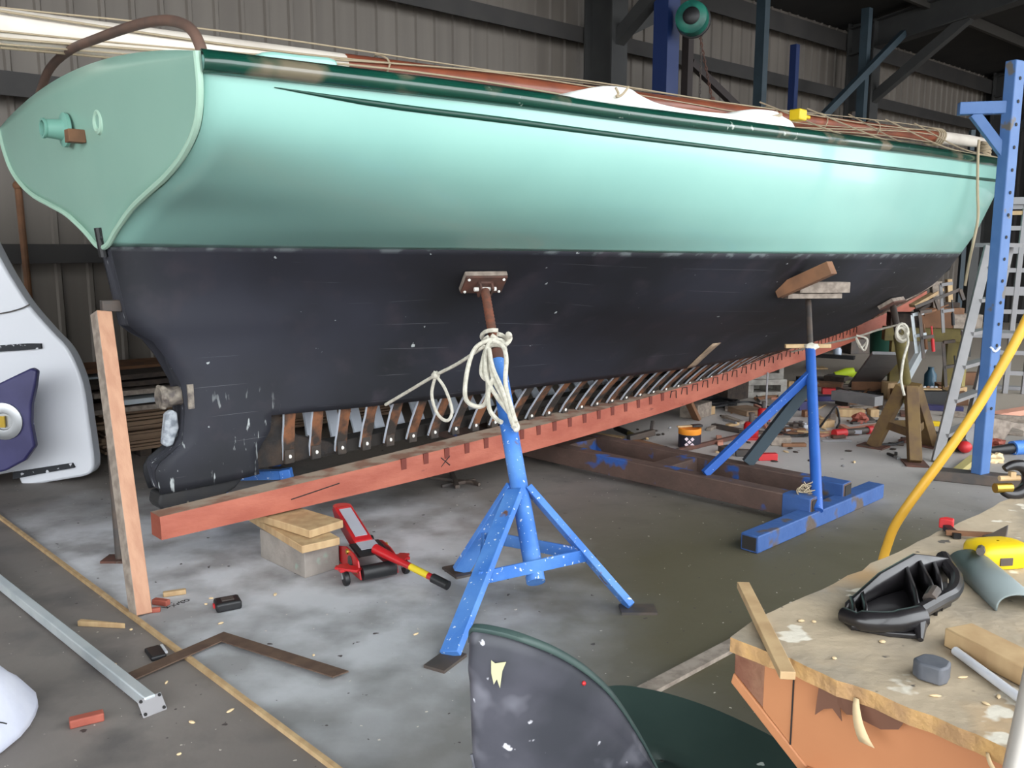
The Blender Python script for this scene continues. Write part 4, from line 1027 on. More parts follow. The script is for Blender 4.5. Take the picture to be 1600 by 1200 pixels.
lump(252, 945, (.075, .028, .025), 'redwood', 'red hardwood offcut against the foot of the tan post, upper one', 'offcut', 'wood_offcut', ang=-.3, bevel=.004)
lump(240, 957, (.055, .02, .02), 'redwood', 'red hardwood sliver at the very foot of the tan post', 'offcut', 'wood_offcut', ang=.3, bevel=.004)
lump(273, 930, (.095, .026, .022), 'pine', 'pale rough wood offcut right of the tan post', 'offcut', 'wood_offcut', ang=.4, bevel=.004)
rr = random.Random(11)
for i, (x, y) in enumerate(((330, 936), (360, 1112), (180, 1040), (322, 945), (345, 975), (490, 1025), (205, 985), (650, 992), (430, 930), (300, 1130), (280, 1180), (260, 1068))):
    c = G(x, y); mb = MB(); mb.ball(c + UP * .004, (rr.uniform(.006, .018), rr.uniform(.004, .008), .004), ax=(Vector((cos(i), sin(i), 0)), Vector((-sin(i), cos(i), 0)), UP), n=7, m=4)
    solo(mb, 'wood_chip', 'chip', 'small pale wood chip scattered on the near floor', 'wood chip', 'wood chips on the near floor')
# pencilled figures on the floor
def floor_text(px0, py0, strokes):
    o = G(px0, py0); x = (G(px0 + 40, py0 - 14) - o); x.normalize(); y = Vector((-x.y, x.x, 0)); mb = MB()
    for st_ in strokes: mb.tube([o + x * a + y * b + UP * .001 for a, b in st_], .0016, 5)
    return mb
def arc(cx, cy, rx, ry, a0, a1, n=10): return [(cx + rx * cos(a0 + (a1 - a0) * k / n), cy + ry * sin(a0 + (a1 - a0) * k / n)) for k in range(n + 1)]
mb = floor_text(258, 952, [[(0, .03), (.012, .0), (.03, .012)], [(.012, .0), (.022, .03)], [(.035, -.01), (.055, .025)], [(.037, .012), (.052, .0)], arc(.066, .006, .007, .008, .5, 4.5), arc(.07, .018, .006, .006, 3.5, 7.5), arc(.088, .01, .008, .012, 0, 5.2), arc(.108, .012, .009, .012, 0, 6.28)])
solo(mb, 'floor_writing', 'ink', 'pencilled figures on the pale floor right of the tan post', 'writing', smooth=0)
# flat clamp on the floor under the beam
mb = MB(); a = G(672, 748); b = G(745, 757); mb.bar(a + UP * .01, b + UP * .01, .02, .02); mb.bar(G(690, 762) + UP * .01, G(742, 752) + UP * .01, .02, .02); mb.bar(G(706, 742) + UP * .012, G(715, 764) + UP * .012, .03, .024); mb.bar(b + UP * .012 + Vector((-.03, .03, 0)), b + UP * .012 + Vector((.02, -.05, 0)), .02, .02)
solo(mb, 'bar_clamp', 'darksteel', 'dark metal clamp flat on the floor beneath the red keel timber', 'clamp', bevel=.003)
# ------------------------------------------------------------------ plastic tub chair, front centre
ch = thing('plastic_chair', 'scuffed dark green plastic tub chair with a grey back in the foreground', 'chair', (.25, 1.75, 0))
rimpx = [(736, 1000, 1.45), (737, 986, 1.42), (748, 983, 1.405), (790, 991, 1.40), (830, 1004, 1.405), (870, 1021, 1.42), (910, 1045, 1.44), (945, 1075, 1.465), (968, 1103, 1.49), (992, 1140, 1.52), (1012, 1175, 1.55), (1030, 1212, 1.59), (1045, 1255, 1.64)]
rim = spline([V(*q) for q in rimpx], 4); m_ = len(rim)
mb = MB(); rows = []
for i, p in enumerate(rim):
    c_ = Vector((.16, 2.0, p.z)); inn = (c_ - p).normalized(); z0 = min(.36, p.z - .05)
    col = []
    for k in range(17):
        f = k / 16; z_ = z0 + (p.z - z0) * f
        bow = .045 * (1 - f) * (1 - .5 * i / m_) - .010 * sin(f * pi) - (.006 if .86 < f < .93 else 0)
        col.append(Vector((p.x, p.y, z_)) + inn * bow)
    rows.append(col)
mb.grid(rows); sh = make(mb, 'back_shell', 'chair', ch, smooth=60, solid=.008)
inn0 = Vector((0, .012, .001))
mb = MB(); rr_ = []
for i, r in enumerate(rows):
    p = r[-1]; inn = (Vector((.16, 2.0, p.z)) - p).normalized()
    rr_.append([p - inn * .007 - UP * .002, p - inn * .006 + UP * .004, p + inn * .004 + UP * .006, p + inn * .014 + UP * .002, p + inn * .013 - UP * .006])
mb.grid(rr_); make(mb, 'rim', 'chairrim', ch, smooth=60, solid=.004)
def shell(i, k): 
    q = rows[i][k]; tx_ = (rows[min(i + 1, m_ - 1)][k] - rows[i - 1][k]).normalized(); nn_ = tx_.cross(UP).normalized()
    if nn_.y > 0: nn_ = -nn_
    return q + nn_ * .006, tx_, nn_
q, tx, nr_ = shell(11, 14)
mb = MB(); mb.prism([q + tx * a * 1.1 + UP * b * 1.1 for a, b in ((-.010, .012), (-.004, .008), (.002, .010), (.014, .014), (.008, -.002), (.004, -.032), (-.001, -.018), (-.006, -.028), (-.010, -.01))], nr_ * .001); make(mb, 'tape_scrap', 'tape', sh)['label'] = 'torn scrap of masking tape'
q, tx, nr_ = shell(24, 15); mb = MB(); mb.ball(q, .0042, n=10, m=6); make(mb, 'red_dot', 'redp', sh)
for i0, k0 in ((4, 7), (4, 4)):
    mb = MB(); mb.tube(spline([shell(i0, k0 + 1)[0], shell(i0 + 4, k0 - 1)[0], shell(i0 + 10, k0 - 3)[0], shell(i0 + 16, max(k0 - 4, 0))[0]], 5), .004, 6); make(mb, 'moulded_ridge', 'chair', sh)
mb = MB(); seat_o = [G(870, 1100, .43), G(950, 1074, .43), G(1010, 1078, .43), G(1090, 1100, .43), G(1180, 1139, .43), G(1255, 1186, .43), G(1290, 1240, .43), G(1180, 1330, .43), G(960, 1330, .43), G(830, 1250, .43), G(820, 1150, .43)]
seat_o = spline(seat_o, 5, closed=True); cc = sum(seat_o, Vector()) / len(seat_o)
mb.grid([[cc + (p - cc) * f + UP * (-.03 * (1 - f * f) - .02 * 0) for p in seat_o] for f in (.02, .25, .5, .75, .92, 1.0)] + [[p + (p - cc).normalized() * .006 - UP * .03 for p in seat_o]], closed=True)
make(mb, 'seat', 'chairseat', ch, smooth=60, solid=.006)
for p in (seat_o[4], seat_o[20], seat_o[36], seat_o[46]):
    q = cc + (p - cc) * .84; mb = MB(); mb.bar(q + UP * -.03, q + (p - cc).normalized() * .05 - UP * .43, .05, .03); make(mb, 'leg', 'chairseat', ch)
# ------------------------------------------------------------------ workbench
BZ = .95; bo = G(1133, 990, BZ); bx1 = (G(1562, 1163, BZ) - bo).normalized(); by1 = Vector((-bx1.y, bx1.x, 0))
bch = thing('workbench', 'battered wooden workbench with a chipped top and orange plywood sides at right', 'workbench', Vector((bo.x, bo.y, 0)))
def B(x, y, z=0): return bo + bx1 * x + by1 * y + UP * z
rr = random.Random(4)
def ragged(p, q, n, amp): return [p.lerp(q, k / n) + Vector((rr.uniform(-amp, amp), rr.uniform(-amp, amp), 0)) for k in range(n)]
outl = [B(.012, -.004), ] + ragged(B(.03, 0), B(1.0, 0), 40, .0045) + [B(1.0, 0)] + ragged(B(1.0, 2.0), B(.0, 2.0), 4, 0) + ragged(B(0, 2.0), B(0, .03), 44, .004)
mb = MB(); mb.prism([p - UP * .022 for p in outl], UP * .022); n = len(outl)
mb.mi = [0, 0] + [1] * n
make(mb, 'top', ['benchedge', 'benchtop', 'benchedge'], bch, smooth=0)
bt = [o for o in bch.children if o.name.startswith('top')][0]
for p in bt.data.polygons: p.material_index = 1 if p.normal.z > .5 else 0
def bboard(name, x0, x1, y0, y1, z0, z1, m, **k):
    mb = MB(); mb.add([B(x, y, z) for x in (x0, x1) for y in (y0, y1) for z in (z0, z1)], [(0, 1, 3, 2), (4, 6, 7, 5), (0, 4, 5, 1), (2, 3, 7, 6), (0, 2, 6, 4), (1, 5, 7, 3)]); return make(mb, name, m, bch, **k)
# front apron with chamfered end, dark end grain block, corner rail, legs
mb = MB(); mb.prism([B(.055, .02, -.022), B(1.0, .02, -.022), B(1.0, .02, -.155), B(.13, .02, -.155), B(.055, .02, -.10)], by1 * .018); make(mb, 'apron', 'benchply', bch)
mb = MB(); mb.prism([B(.004, .02, -.022), B(.055, .02, -.022), B(.055, .02, -.10), B(.004, .02, -.066)], by1 * .10); make(mb, 'end_block', 'benchbrown', bch, bevel=.002)
mb = MB(); mb.prism([B(.004, .018, -.066), B(.13, .018, -.155), B(.13, .018, -.175), B(.0, .018, -.082)], by1 * .10); make(mb, 'bottom_strip', 'benchply', bch, bevel=.002)
bboard('bottom_rail', .13, 1.0, -.002, .02, -.175, -.152, 'benchply', bevel=.002)
bboard('leg', .20, .27, .02, .09, -.95, -.155, 'benchply', bevel=.002)
bboard('leg', .27, .34, .03, .045, -.95, -.155, 'pine', bevel=.002)
bboard('leg', .88, .95, .02, .09, -.95, -.155, 'benchply', bevel=.002)
bboard('leg', .06, .13, 1.85, 1.92, -.95, -.022, 'benchply', bevel=.002)
bboard('leg', .88, .95, 1.85, 1.92, -.95, -.022, 'benchply', bevel=.002)
bboard('side_board', .06, .078, .13, 1.9, -.14, -.022, 'benchply')
mb = MB(); mb.prism([B(.2, .0185, -.16), B(.23, .0185, -.16), B(.235, .0185, -.19), B(.205, .0185, -.18)], by1 * -.001); make(mb, 'white_splash', 'white', bch)
# scraps of brown film and a pale curl hanging off the front edge, seam in the apron
shr = M('brown_film', S(112, 78, 62), .5)
for i, (x, pts) in enumerate(((.168, ((-.02, 0), (.012, 0), (.008, -.022), (.012, -.042), (-.002, -.030), (-.014, -.036), (-.026, -.05), (-.024, -.022))), (.196, ((-.022, 0), (.022, 0), (.02, -.02), (-.01, -.03), (-.03, -.018))), (.238, ((-.024, 0), (.026, 0), (.016, -.02), (-.006, -.03), (-.034, -.028))))):
    mb = MB(); mb.prism([B(x + a, .004 + .004 * (b < -.01), -.018 + b) for a, b in pts], by1 * .0012); make(mb, 'film_scrap', shr, bch)
for i, (x, wd, ln) in enumerate(((.203, .02, .05), (.36, .010, .018), (.50, .006, .03))):
    mb = MB(); p = B(x, -.003, -.014); rows_ = []
    for k in range(7):
        f = k / 6; q = p + bx1 * (.012 * f + .01 * f * f) - by1 * (.010 * sin(f * 2)) - UP * (ln * f); w2 = wd * (.35 + .65 * f); rows_.append([q - bx1 * w2 / 2, q + bx1 * w2 / 2])
    mb.grid(rows_); make(mb, 'wood_curl', 'chip', bch, solid=.001)
mb = MB(); mb.bar(B(.102, .0185, -.022), B(.102, .0185, -.134), .002, .0012); make(mb, 'seam', 'ink', bch)
# things on the bench
Z = BZ + .0005
mb = MB(); a = G(1161, 914, Z + .006); b = G(1231, 1056, Z + .006); mb.bar(a, b, .02, .011); solo(mb, 'thin_batten', 'pine', 'thin pale batten lying across the near left corner of the workbench', 'batten', bevel=.001)
# black moulded bracket
bk = thing('moulded_bracket', 'glossy black moulded bracket lying on the workbench', 'bracket', G(1400, 960, BZ))
def bz(px, py, h=0): return G(px, py, Z) + UP * h
basep = [bz(1318, 975), bz(1328, 962), bz(1372, 940), bz(1420, 925), bz(1478, 915), bz(1492, 925), bz(1486, 948), bz(1440, 970), bz(1436, 1000), bz(1390, 996), bz(1330, 985)]
mb = MB(); mb.prism(basep, UP * .008); make(mb, 'base', 'blackg', bk, bevel=.002)
mb = MB(); mb.tube(spline([bz(1316, 976, .016), bz(1345, 988, .018), bz(1395, 992, .02), bz(1437, 984, .02)], 5), [.011] * 5 + [.015] * 6 + [.017] * 5, 12); mb.tube([bz(1434, 984, .02), bz(1438, 1004, .004)], [.014, .004], 8); make(mb, 'front_bar', 'blackg', bk)
mb = MB(); wl_ = [bz(1322, 962), bz(1372, 938), bz(1425, 920), bz(1478, 912)]; hs = [.02, .045, .06, .045]
mb.grid([[p, p + UP * h] for p, h in zip(wl_, hs)]); make(mb, 'rear_wall', 'blackg', bk, solid=.006)
for k, (p, q, h) in enumerate(((bz(1328, 960), bz(1332, 985), .03), (bz(1345, 952), bz(1350, 985), .03), (bz(1412, 922), bz(1436, 985), .045), (bz(1432, 918), bz(1462, 962), .05), (bz(1455, 914), bz(1470, 955), .045))):
    mb = MB(); m3 = (p + q) / 2; mb.grid([[p, p + UP * h], [m3 + bx1 * .006, m3 + bx1 * .004 + UP * h * .75], [q, q + UP * h * .55]]); make(mb, 'web', 'blackg', bk, solid=.005)
mb = MB(); mb.tube(spline([bz(1436, 975, .02), bz(1465, 962, .024), bz(1488, 948, .024), bz(1492, 928, .026), bz(1478, 914, .034), bz(1470, 905, .04)], 5), .011, 10); make(mb, 'side_bar', 'blackg', bk)
mb = MB(); mb.tube([bz(1450, 966, .03), bz(1458, 956, .034)], .010, 10); make(mb, 'worn_lug', 'darksteel', bk)
# channel, block, rod, rounded block
a = G(1512, 884, BZ); b = G(1592, 957, BZ); d_ = (b - a).normalized(); w_ = Vector((d_.y, -d_.x, 0)); 
mb = MB(); rows = []
for p in (a, b): rows.append([p + w_ * (-.033 * cos(t)) * 1 + UP * (.028 * max(0, sin(t)) ** .7 + .001) for t in np.linspace(0, pi, 17)])
mb.grid(rows); solo(mb, 'metal_channel', 'steelgrey', 'blue-grey curved metal channel lying on the workbench', 'channel', solid=.003, smooth=60)
a = G(1495, 1006, BZ) + UP * .0145; b = G(1700, 1112, BZ) + UP * .0145; mb = MB(); mb.bar(a, b, .05, .027); solo(mb, 'timber_offcut', 'pine', 'rectangular tan timber offcut on the workbench beside the white rod', 'offcut', bevel=.002)
a = G(1492, 1025, BZ) + UP * .0075; b = G(1650, 1143, BZ) + UP * .0075; mb = MB(); mb.tube([a, b], .0062, 12); solo(mb, 'white_rod', 'white', 'thin white rod on the workbench along the tan offcut', 'rod')
c = G(1456, 1060, BZ); mb = MB(); rows = []
ux = bx1; uy = by1
prf = [(-.5, -.3), (-.42, .3), (-.2, .48), (.1, .5), (.4, .38), (.5, -.1), (.42, -.42), (-.2, -.5)]
mb.prism([c + ux * .042 * a_ + uy * .04 * b_ + UP * .001 for a_, b_ in prf], UP * .024); solo(mb, 'sanding_block', M('grey_block', S(74, 78, 86), .6, col2=S(98, 100, 106), scale=20), 'small rounded grey block on the workbench between bracket and white rod', 'block', bevel=.003)
# tape reel
tp_ = thing('tape_measure', 'yellow tape measure lying on the workbench', 'tape measure', G(1555, 880, BZ))
c = G(1556, 880, BZ); tx = Vector((.97, .12, 0)).normalized(); ty = Vector((-tx.y, tx.x, 0))
mb = MB(); oo = [c + tx * (.052 * math.copysign(abs(cos(t)) ** .55, cos(t))) + ty * (.036 * math.copysign(abs(sin(t)) ** .6, sin(t))) + UP * .001 for t in np.linspace(0, 2 * pi, 41)[:-1]]
cen = c + UP * .001
mb.grid([[cen + (p - cen) * f + UP * h for p in oo] for f, h in ((.9, 0), (1, .008), (1.0, .028), (.93, .036), (.6, .041), (.05, .041))], closed=True); mb.f.append(tuple(range(40))); mb.mi.append(0)
make(mb, 'case', 'yellow', tp_, smooth=60)
mb = MB(); mb.box(c - ty * .0355 + UP * .016 - tx * .008, (.024, .004, .014), (tx, ty, UP)); make(mb, 'badge', 'darksteel', tp_, bevel=.001)
mb = MB(); mb.box(c - tx * .058 - ty * .016 + UP * .010, (.022, .018, .003), (tx, ty, UP)); mb.box(c - tx * .068 - ty * .02 + UP * .008, (.003, .022, .012), (tx, ty, UP)); make(mb, 'hook', 'silver', tp_)
# marking gauge / brush by the tape
gq = thing('marking_gauge', 'dark wooden marking gauge lying behind the yellow tape measure', 'gauge', G(1530, 840, BZ))
mb = MB(); mb.bar(G(1478, 832, Z + .008), G(1552, 836, Z + .012), .010, .008); make(mb, 'stem', 'brownwood', gq)
mb = MB(); mb.bar(G(1479, 824, Z + .006), G(1496, 838, Z + .006), .014, .010); make(mb, 'tip', 'black', gq)
mb = MB(); mb.prism([G(1533, 846, Z + .01), G(1548, 842, Z + .01), G(1575, 828, Z + .01), G(1572, 848, Z + .01), G(1560, 852, Z + .01)], UP * .012); make(mb, 'blade', 'darksteel', gq, bevel=.002)
mb = MB(); mb.tube([G(1535, 850, Z + .012), G(1532, 862, Z + .045)], .007, 8); mb.bar(G(1518, 846, Z + .01), G(1538, 852, Z + .012), .006, .006); make(mb, 'handle', 'darksteel', gq)
mb = MB(); c = G(1480, 826, Z); mb.prism([c + ux * a_ * .014 + uy * b_ * .010 for a_, b_ in ((-1, -1), (1, -.6), (.6, 1), (-.6, .8))], UP * .022); solo(mb, 'red_cap', 'redp', 'small red cap at the far edge of the workbench', 'cap', bevel=.003)  # loose red cap on the bench edge
# black C-shaped clamp head with brass screws
cl = thing('clamp_head', 'black curved clamp head with brass screws at the far end of the workbench', 'clamp', G(1578, 776, BZ))
c = G(1582, 778, BZ) + UP * .042; xa_ = Vector((1, .1, 0)).normalized()
arcp = [c + xa_ * (-.038 * cos(t)) * -1 + UP * (.034 * sin(t)) for t in np.linspace(-2.3, 2.3, 22)]
mb = MB(); mb.tube(arcp, [.008 + .008 * sin(pi * k / 21) for k in range(22)], 12); make(mb, 'jaw', 'blackg', cl)
mb = MB(); mb.tube([c + xa_ * .03, c + xa_ * .16], .016, 12); make(mb, 'shank', 'black', cl)
mb = MB(); mb.tube([c - xa_ * .036 + UP * .004, c + xa_ * .012 + UP * .004], .006, 10); mb.box(c - xa_ * .006 + UP * .012, (.012, .012, .014)); make(mb, 'lever', 'pine', cl)
mb = MB(); mb.tube([c - xa_ * .044 - UP * .018, c - xa_ * .006 - UP * .018], .011, 12); make(mb, 'screw', 'brass', cl)
mb = MB(); 
rr = random.Random(9)
for i in range(26):
    x, y = rr.uniform(.04, .55), rr.uniform(.04, 1.0); p = B(x, y, .0015)
    if i > 18: p = B(rr.uniform(.03, .4), rr.uniform(.02, .2), .0015)
    mb = MB(); mb.ball(p, (rr.uniform(.003, .009), rr.uniform(.002, .005), .0015), ax=(Vector((cos(i), sin(i), 0)), Vector((-sin(i), cos(i), 0)), UP), n=6, m=4)
    solo(mb, 'wood_chip', 'chip', 'tiny pale chip or filler crumb scattered on the workbench top', 'wood chip', 'crumbs on the workbench')
# steel tube at the extreme right
a = V(1686, 760, .92); b = V(1568, 1320, .80); d_ = (b - a).normalized(); b = a + d_ * (a.z / -d_.z)
mb = MB(); mb.tube([a - d_ * .35, b], .0155, 16); solo(mb, 'steel_pole', 'steeltube', 'pale steel pole leaning past the workbench at the right edge, nearest the camera', 'pole')
# yellow hose
mb = MB(); yp = spline([V(1378, 880, 2.25), V(1386, 853, 2.24), V(1398, 822, 2.22), V(1422, 785, 2.2), V(1470, 720, 2.2), V(1520, 648, 2.2), V(1562, 578, 2.2), V(1605, 498, 2.2), V(1700, 300, 2.2), V(1790, 60, 2.25), V(1850, -200, 2.35)], 6)
yp = [Vector((yp[0].x - .01, yp[0].y, .0))] + yp
mb.tube(yp, .0125, 12); solo(mb, 'air_hose', 'yellowpole', 'stiff yellow hose rising diagonally behind the workbench', 'hose')
# ------------------------------------------------------------------ blue rack post
pb = G(1530, 755); rk = thing('rack_post', 'tall blue steel rack post with a side bracket at right', 'rack post', pb)
H_ = 2.63
px_ = Vector((.86, .5, 0)).normalized(); py_ = Vector((-px_.y, px_.x, 0))
mb = MB(); mb.box(pb + UP * (H_ / 2), (.10, .07, H_), (px_, py_, UP)); po = make(mb, 'upright', 'bluegrey', rk, bevel=.006)
mb = MB()
for k in range(16):
    q = pb + UP * (.5 + .135 * k) - py_ * .036 + px_ * (.0); mb.lathe([(0, 0), (.011, 0), (.011, .003), (0, .003)], q, -py_, 10)
make(mb, 'bolt_holes', 'ink', po)
q = pb + UP * 2.36; ad = Vector((-.98, .2, 0)).normalized()
mb = MB(); mb.bar(q, q + ad * .30, .06, .075); make(mb, 'arm', 'bluegrey', rk, bevel=.004)
mb = MB(); mb.bar(q - UP * .30, q + ad * .21 - UP * .03, .05, .06); make(mb, 'gusset', 'bluegrey', rk, bevel=.004)
mb = MB(); mb.box(pb + UP * .035 + Vector((.0, 0, 0)), (.55, .12, .07), (Vector((.9, -.43, 0)).normalized(), Vector((.43, .9, 0)).normalized(), UP)); make(mb, 'foot', 'darksteel', rk, bevel=.005)
mb = MB(); mb.tube(spline([pb + Vector((-.03, -.045, .90)), pb + Vector((.0, -.05, .87)), pb + Vector((.03, -.05, .90))], 4), .008, 6); make(mb, 'white_tick', 'white', rk)
# step ladder behind it
fl = G(1463, 722); lt = V(1546, 385, 6.5)
ld = thing('step_ladder', 'grey aluminium step ladder standing behind the blue rack post', 'ladder', fl)
lx = Vector((.62, .62, 0))
mb = MB(); mb.bar(fl, lt, .03, .07, up=(1, 0, 0)); make(mb, 'stile', 'alu', ld, bevel=.003)
mb = MB(); mb.bar(fl + lx * .75, lt + lx * .55, .03, .07, up=(1, 0, 0)); make(mb, 'stile', 'alu', ld, bevel=.003)
for k in range(6):
    f = .12 + k * .155; a = fl.lerp(lt, f); b = (fl + lx * .75).lerp(lt + lx * .55, f); mb = MB(); mb.bar(a, b, .08, .025); make(mb, 'tread', 'alu', ld)
mb = MB(); mb.box((lt + lt + lx * .55) / 2 + UP * .01, (.55 * .88, .2, .03), (lx.normalized(), Vector((-.7, .7, 0)), UP)); make(mb, 'top_step', 'alu', ld)
for q in (Vector((0, 0, 0)), lx * .6):
    a = lt + q - UP * .05; b = Vector((fl.x + .55, fl.y + .95, 0)) + q * .9; mb = MB(); mb.bar(a, b, .025, .04); make(mb, 'rear_leg', 'alu', ld)
# pale folded ladder further back
fb = thing('folding_ladder', 'pale aluminium ladder section standing further back at the right edge', 'ladder', V(1578, 560, 9.0) * 1)
base = Vector((V(1578, 400, 9.0).x, 9.0, 0)); fb.location = base
wx = Vector((.95, -.3, 0)).normalized()
top_z = 1.98
for o_ in (-.07, .105, .28):
    mb = MB(); mb.bar(base + wx * (o_ - .04), base + wx * o_ + UP * top_z, .05, .05, up=wx); make(mb, 'stile', 'alup', fb, bevel=.004)
for k in range(9):
    z_ = .22 + k * .215; mb = MB(); mb.bar(base + wx * -.1 + UP * z_, base + wx * .29 + UP * z_, .04, .045 if k not in (4, 6) else .09); make(mb, 'rung', 'alup', fb)
mb = MB(); mb.box(base + wx * .11 + UP * (top_z + .02), (.5, .12, .07), (wx, Vector((-wx.y, wx.x, 0)), UP)); make(mb, 'top_step', 'alup', fb)
mb = MB(); mb.box(base + wx * .13 + UP * (top_z - .1), (.3, .03, .04), (wx, Vector((-wx.y, wx.x, 0)), UP)); make(mb, 'wooden_slat', 'pine', fb)
# staging plank on a trestle
sg = thing('staging', 'pale aluminium staging plank on a steel trestle behind the blue rack post', 'staging', G(1560, 655))
mb = MB(); a = V(1502, 521, 8.2); b = V(1640, 524, 7.9); mb.bar(a, b, .3, .05); make(mb, 'plank', 'alup', sg, bevel=.004)
b0 = V(1548, 530, 8.05)
for q in (Vector((-.02, -.12, 0)), Vector((.02, .12, 0))):
    mb = MB(); mb.bar(b0 + q, Vector((b0.x + q.x, b0.y + q.y, 0)), .05, .05); make(mb, 'leg', 'alup', sg)
g0 = G(1552, 700); mb = MB(); mb.prism([V(1545, 652, 6.4), V(1640, 672, 6.4), V(1640, 688, 6.4), V(1582, 668, 6.4), V(1556, 707, 6.4), V(1545, 705, 6.4)], Vector((0, .03, 0)))
solo(mb, 'steel_gusset', 'greywood', 'grey triangular steel bracket standing on the floor right of the blue rack post', 'bracket', bevel=.004)
# ------------------------------------------------------------------ trestle under the bow with packing and clamps
tz = .66; tA = V(1396, 527, 8.75); tB = V(1508, 532, 8.6); tA.z = tB.z = tz
trs = thing('trestle', 'olive painted timber trestle carrying blocks under the bow', 'trestle', Vector(((tA.x + tB.x) / 2, (tA.y + tB.y) / 2, 0)))
td = (tB - tA).normalized(); tn = Vector((-td.y, td.x, 0))
mb = MB(); mb.bar(tA - td * .1, tB + td * .02, .16, .14); make(mb, 'beam', 'olivewood', trs, bevel=.005)
for f, w_ in ((.06, .13), (.86, .16)):
    q = tA.lerp(tB, f) - UP * .07; mb = MB(); mb.box(Vector((q.x, q.y, q.z / 2 + .06)), (w_, .12, q.z - .12), (td, tn, UP)); lg = make(mb, 'leg', 'olivewood', trs, bevel=.004)
    mb = MB(); mb.box(Vector((q.x, q.y, q.z / 2 + .06)) + td * (w_ / 2 + .015), (.03, .12, q.z - .12), (td, tn, UP)); make(mb, 'pale_side', 'paleolive', lg)
    mb = MB(); mb.box(Vector((q.x, q.y, .06)), (.14, .75, .12), (td, tn, UP)); make(mb, 'foot_beam', 'brownwood', trs, bevel=.004)
mb = MB(); q = tA.lerp(tB, .45); mb.bar(q - UP * .1, Vector((q.x - .55, q.y - .55, .02)), .05, .10); make(mb, 'raking_strut', 'galv', trs)
tt = tz + .071
def tpack(f, off, size, m, label, z0, name='packing_block', cat='packing block', tilt=0):
    q = tA.lerp(tB, f) + tn * off; mb = MB(); x = td * cos(tilt) + tn * sin(tilt); y = UP.cross(x); mb.box(Vector((q.x, q.y, z0 + size[2] / 2)), size, (x, y, UP)); return solo(mb, name, m, label, cat, bevel=.004)
tpack(.62, .02, (.40, .26, .20), 'brownwood', 'large dark brown block on the olive trestle under the bow', tt)
tpack(.97, -.02, (.26, .22, .14), 'greywood', 'grey-brown block at the right end of the olive trestle', tt)
tpack(.18, .05, (.34, .22, .14), 'darkwood', 'dark block at the left end of the olive trestle under the red timber', tt)
tpack(.66, .02, (.30, .1, .05), 'darkwood', 'thin dark strip on the large brown bow block', tt + .201, 'packing_strip', 'packing strip')
# vertical timbers and clamps gripping the stem
c = W(9.72, .14, 0); 
for i, (px0, py0, px1, py1, w_, m_, lab) in enumerate(((1462, 440, 1466, 515, .10, 'greywood', 'grey upright timber clamped to the stem above the trestle'), (1482, 436, 1484, 492, .05, 'pine', 'pale upright sliver of timber behind the stem'), (1478, 490, 1481, 520, .12, 'brownwood', 'brown upright block beside the stem on the trestle'))):
    yv = 8.62 + .12 * i; mb = MB(); mb.bar(V(px0, py0, yv), V(px1, py1, yv), w_, .06); solo(mb, 'clamped_timber', m_, lab, 'timber', bevel=.004)
def clamp(px0, py0, px1, py1, y, label, m='darksteel', hand='redp'):
    a = V(px0, py0, y); b = V(px1, py1, y); d_ = (b - a).normalized(); s_ = d_.cross(Vector((0, 1, 0))).normalized()
    r = thing('bar_clamp', label, 'clamp', a); mb = MB(); mb.bar(a, b, .03, .012, up=(0, 1, 0)); make(mb, 'bar', m, r)
    mb = MB(); mb.bar(a, a + s_ * .11, .03, .03); make(mb, 'fixed_jaw', m, r); q = a.lerp(b, .55); mb = MB(); mb.bar(q, q + s_ * .11, .03, .03); make(mb, 'sliding_jaw', m, r)
    mb = MB(); e = q + s_ * .1; mb.tube([e - d_ * .1, e + d_ * .03], .008, 8); mb.tube([e + d_ * .03, e + d_ * .15], .016, 10); make(mb, 'screw_handle', hand, r)
clamp(1500, 452, 1430, 480, 8.3, 'long dark bar clamp lying across the stem above the trestle', hand='brownwood')
clamp(1437, 488, 1443, 560, 8.2, 'bar clamp with a red handle hanging from the red timber by the trestle', hand='redp')
clamp(1425, 492, 1432, 552, 8.25, 'grey bar clamp hanging left of the red-handled one', m='galv', hand='brownwood')
clamp(1470, 445, 1474, 520, 8.4, 'upright steel clamp on the grey timber at the stem', m='alu', hand='black')
clamp(1474, 535, 1478, 605, 8.3, 'black-handled clamp hanging under the trestle beam', hand='black')
for i, (a, b, w_, m_, lab) in enumerate((((1408, 470), (1462, 440), .05, 'greywood', 'grey strip of wood bent along the red timber to the stem'), ((1425, 478), (1470, 452), .07, 'pine', 'pale strip of wood tucked beneath the stem'), ((1432, 486), (1462, 468), .06, 'darkwood', 'dark strip of wood under the stem'))):
    mb = MB(); mb.bar(V(a[0], a[1], 8.45 + .05 * i), V(b[0], b[1], 8.6 + .05 * i), w_, .03); solo(mb, 'wood_strip', m_, lab, 'wood strip')
mb = MB(); a = G(1346, 608); b = V(1388, 552, 7.9); mb.bar(a + UP * .03, b, .28, .03); solo(mb, 'aluminium_plank', 'alu', 'wide grey aluminium plank leaning on the olive trestle', 'plank', bevel=.003)
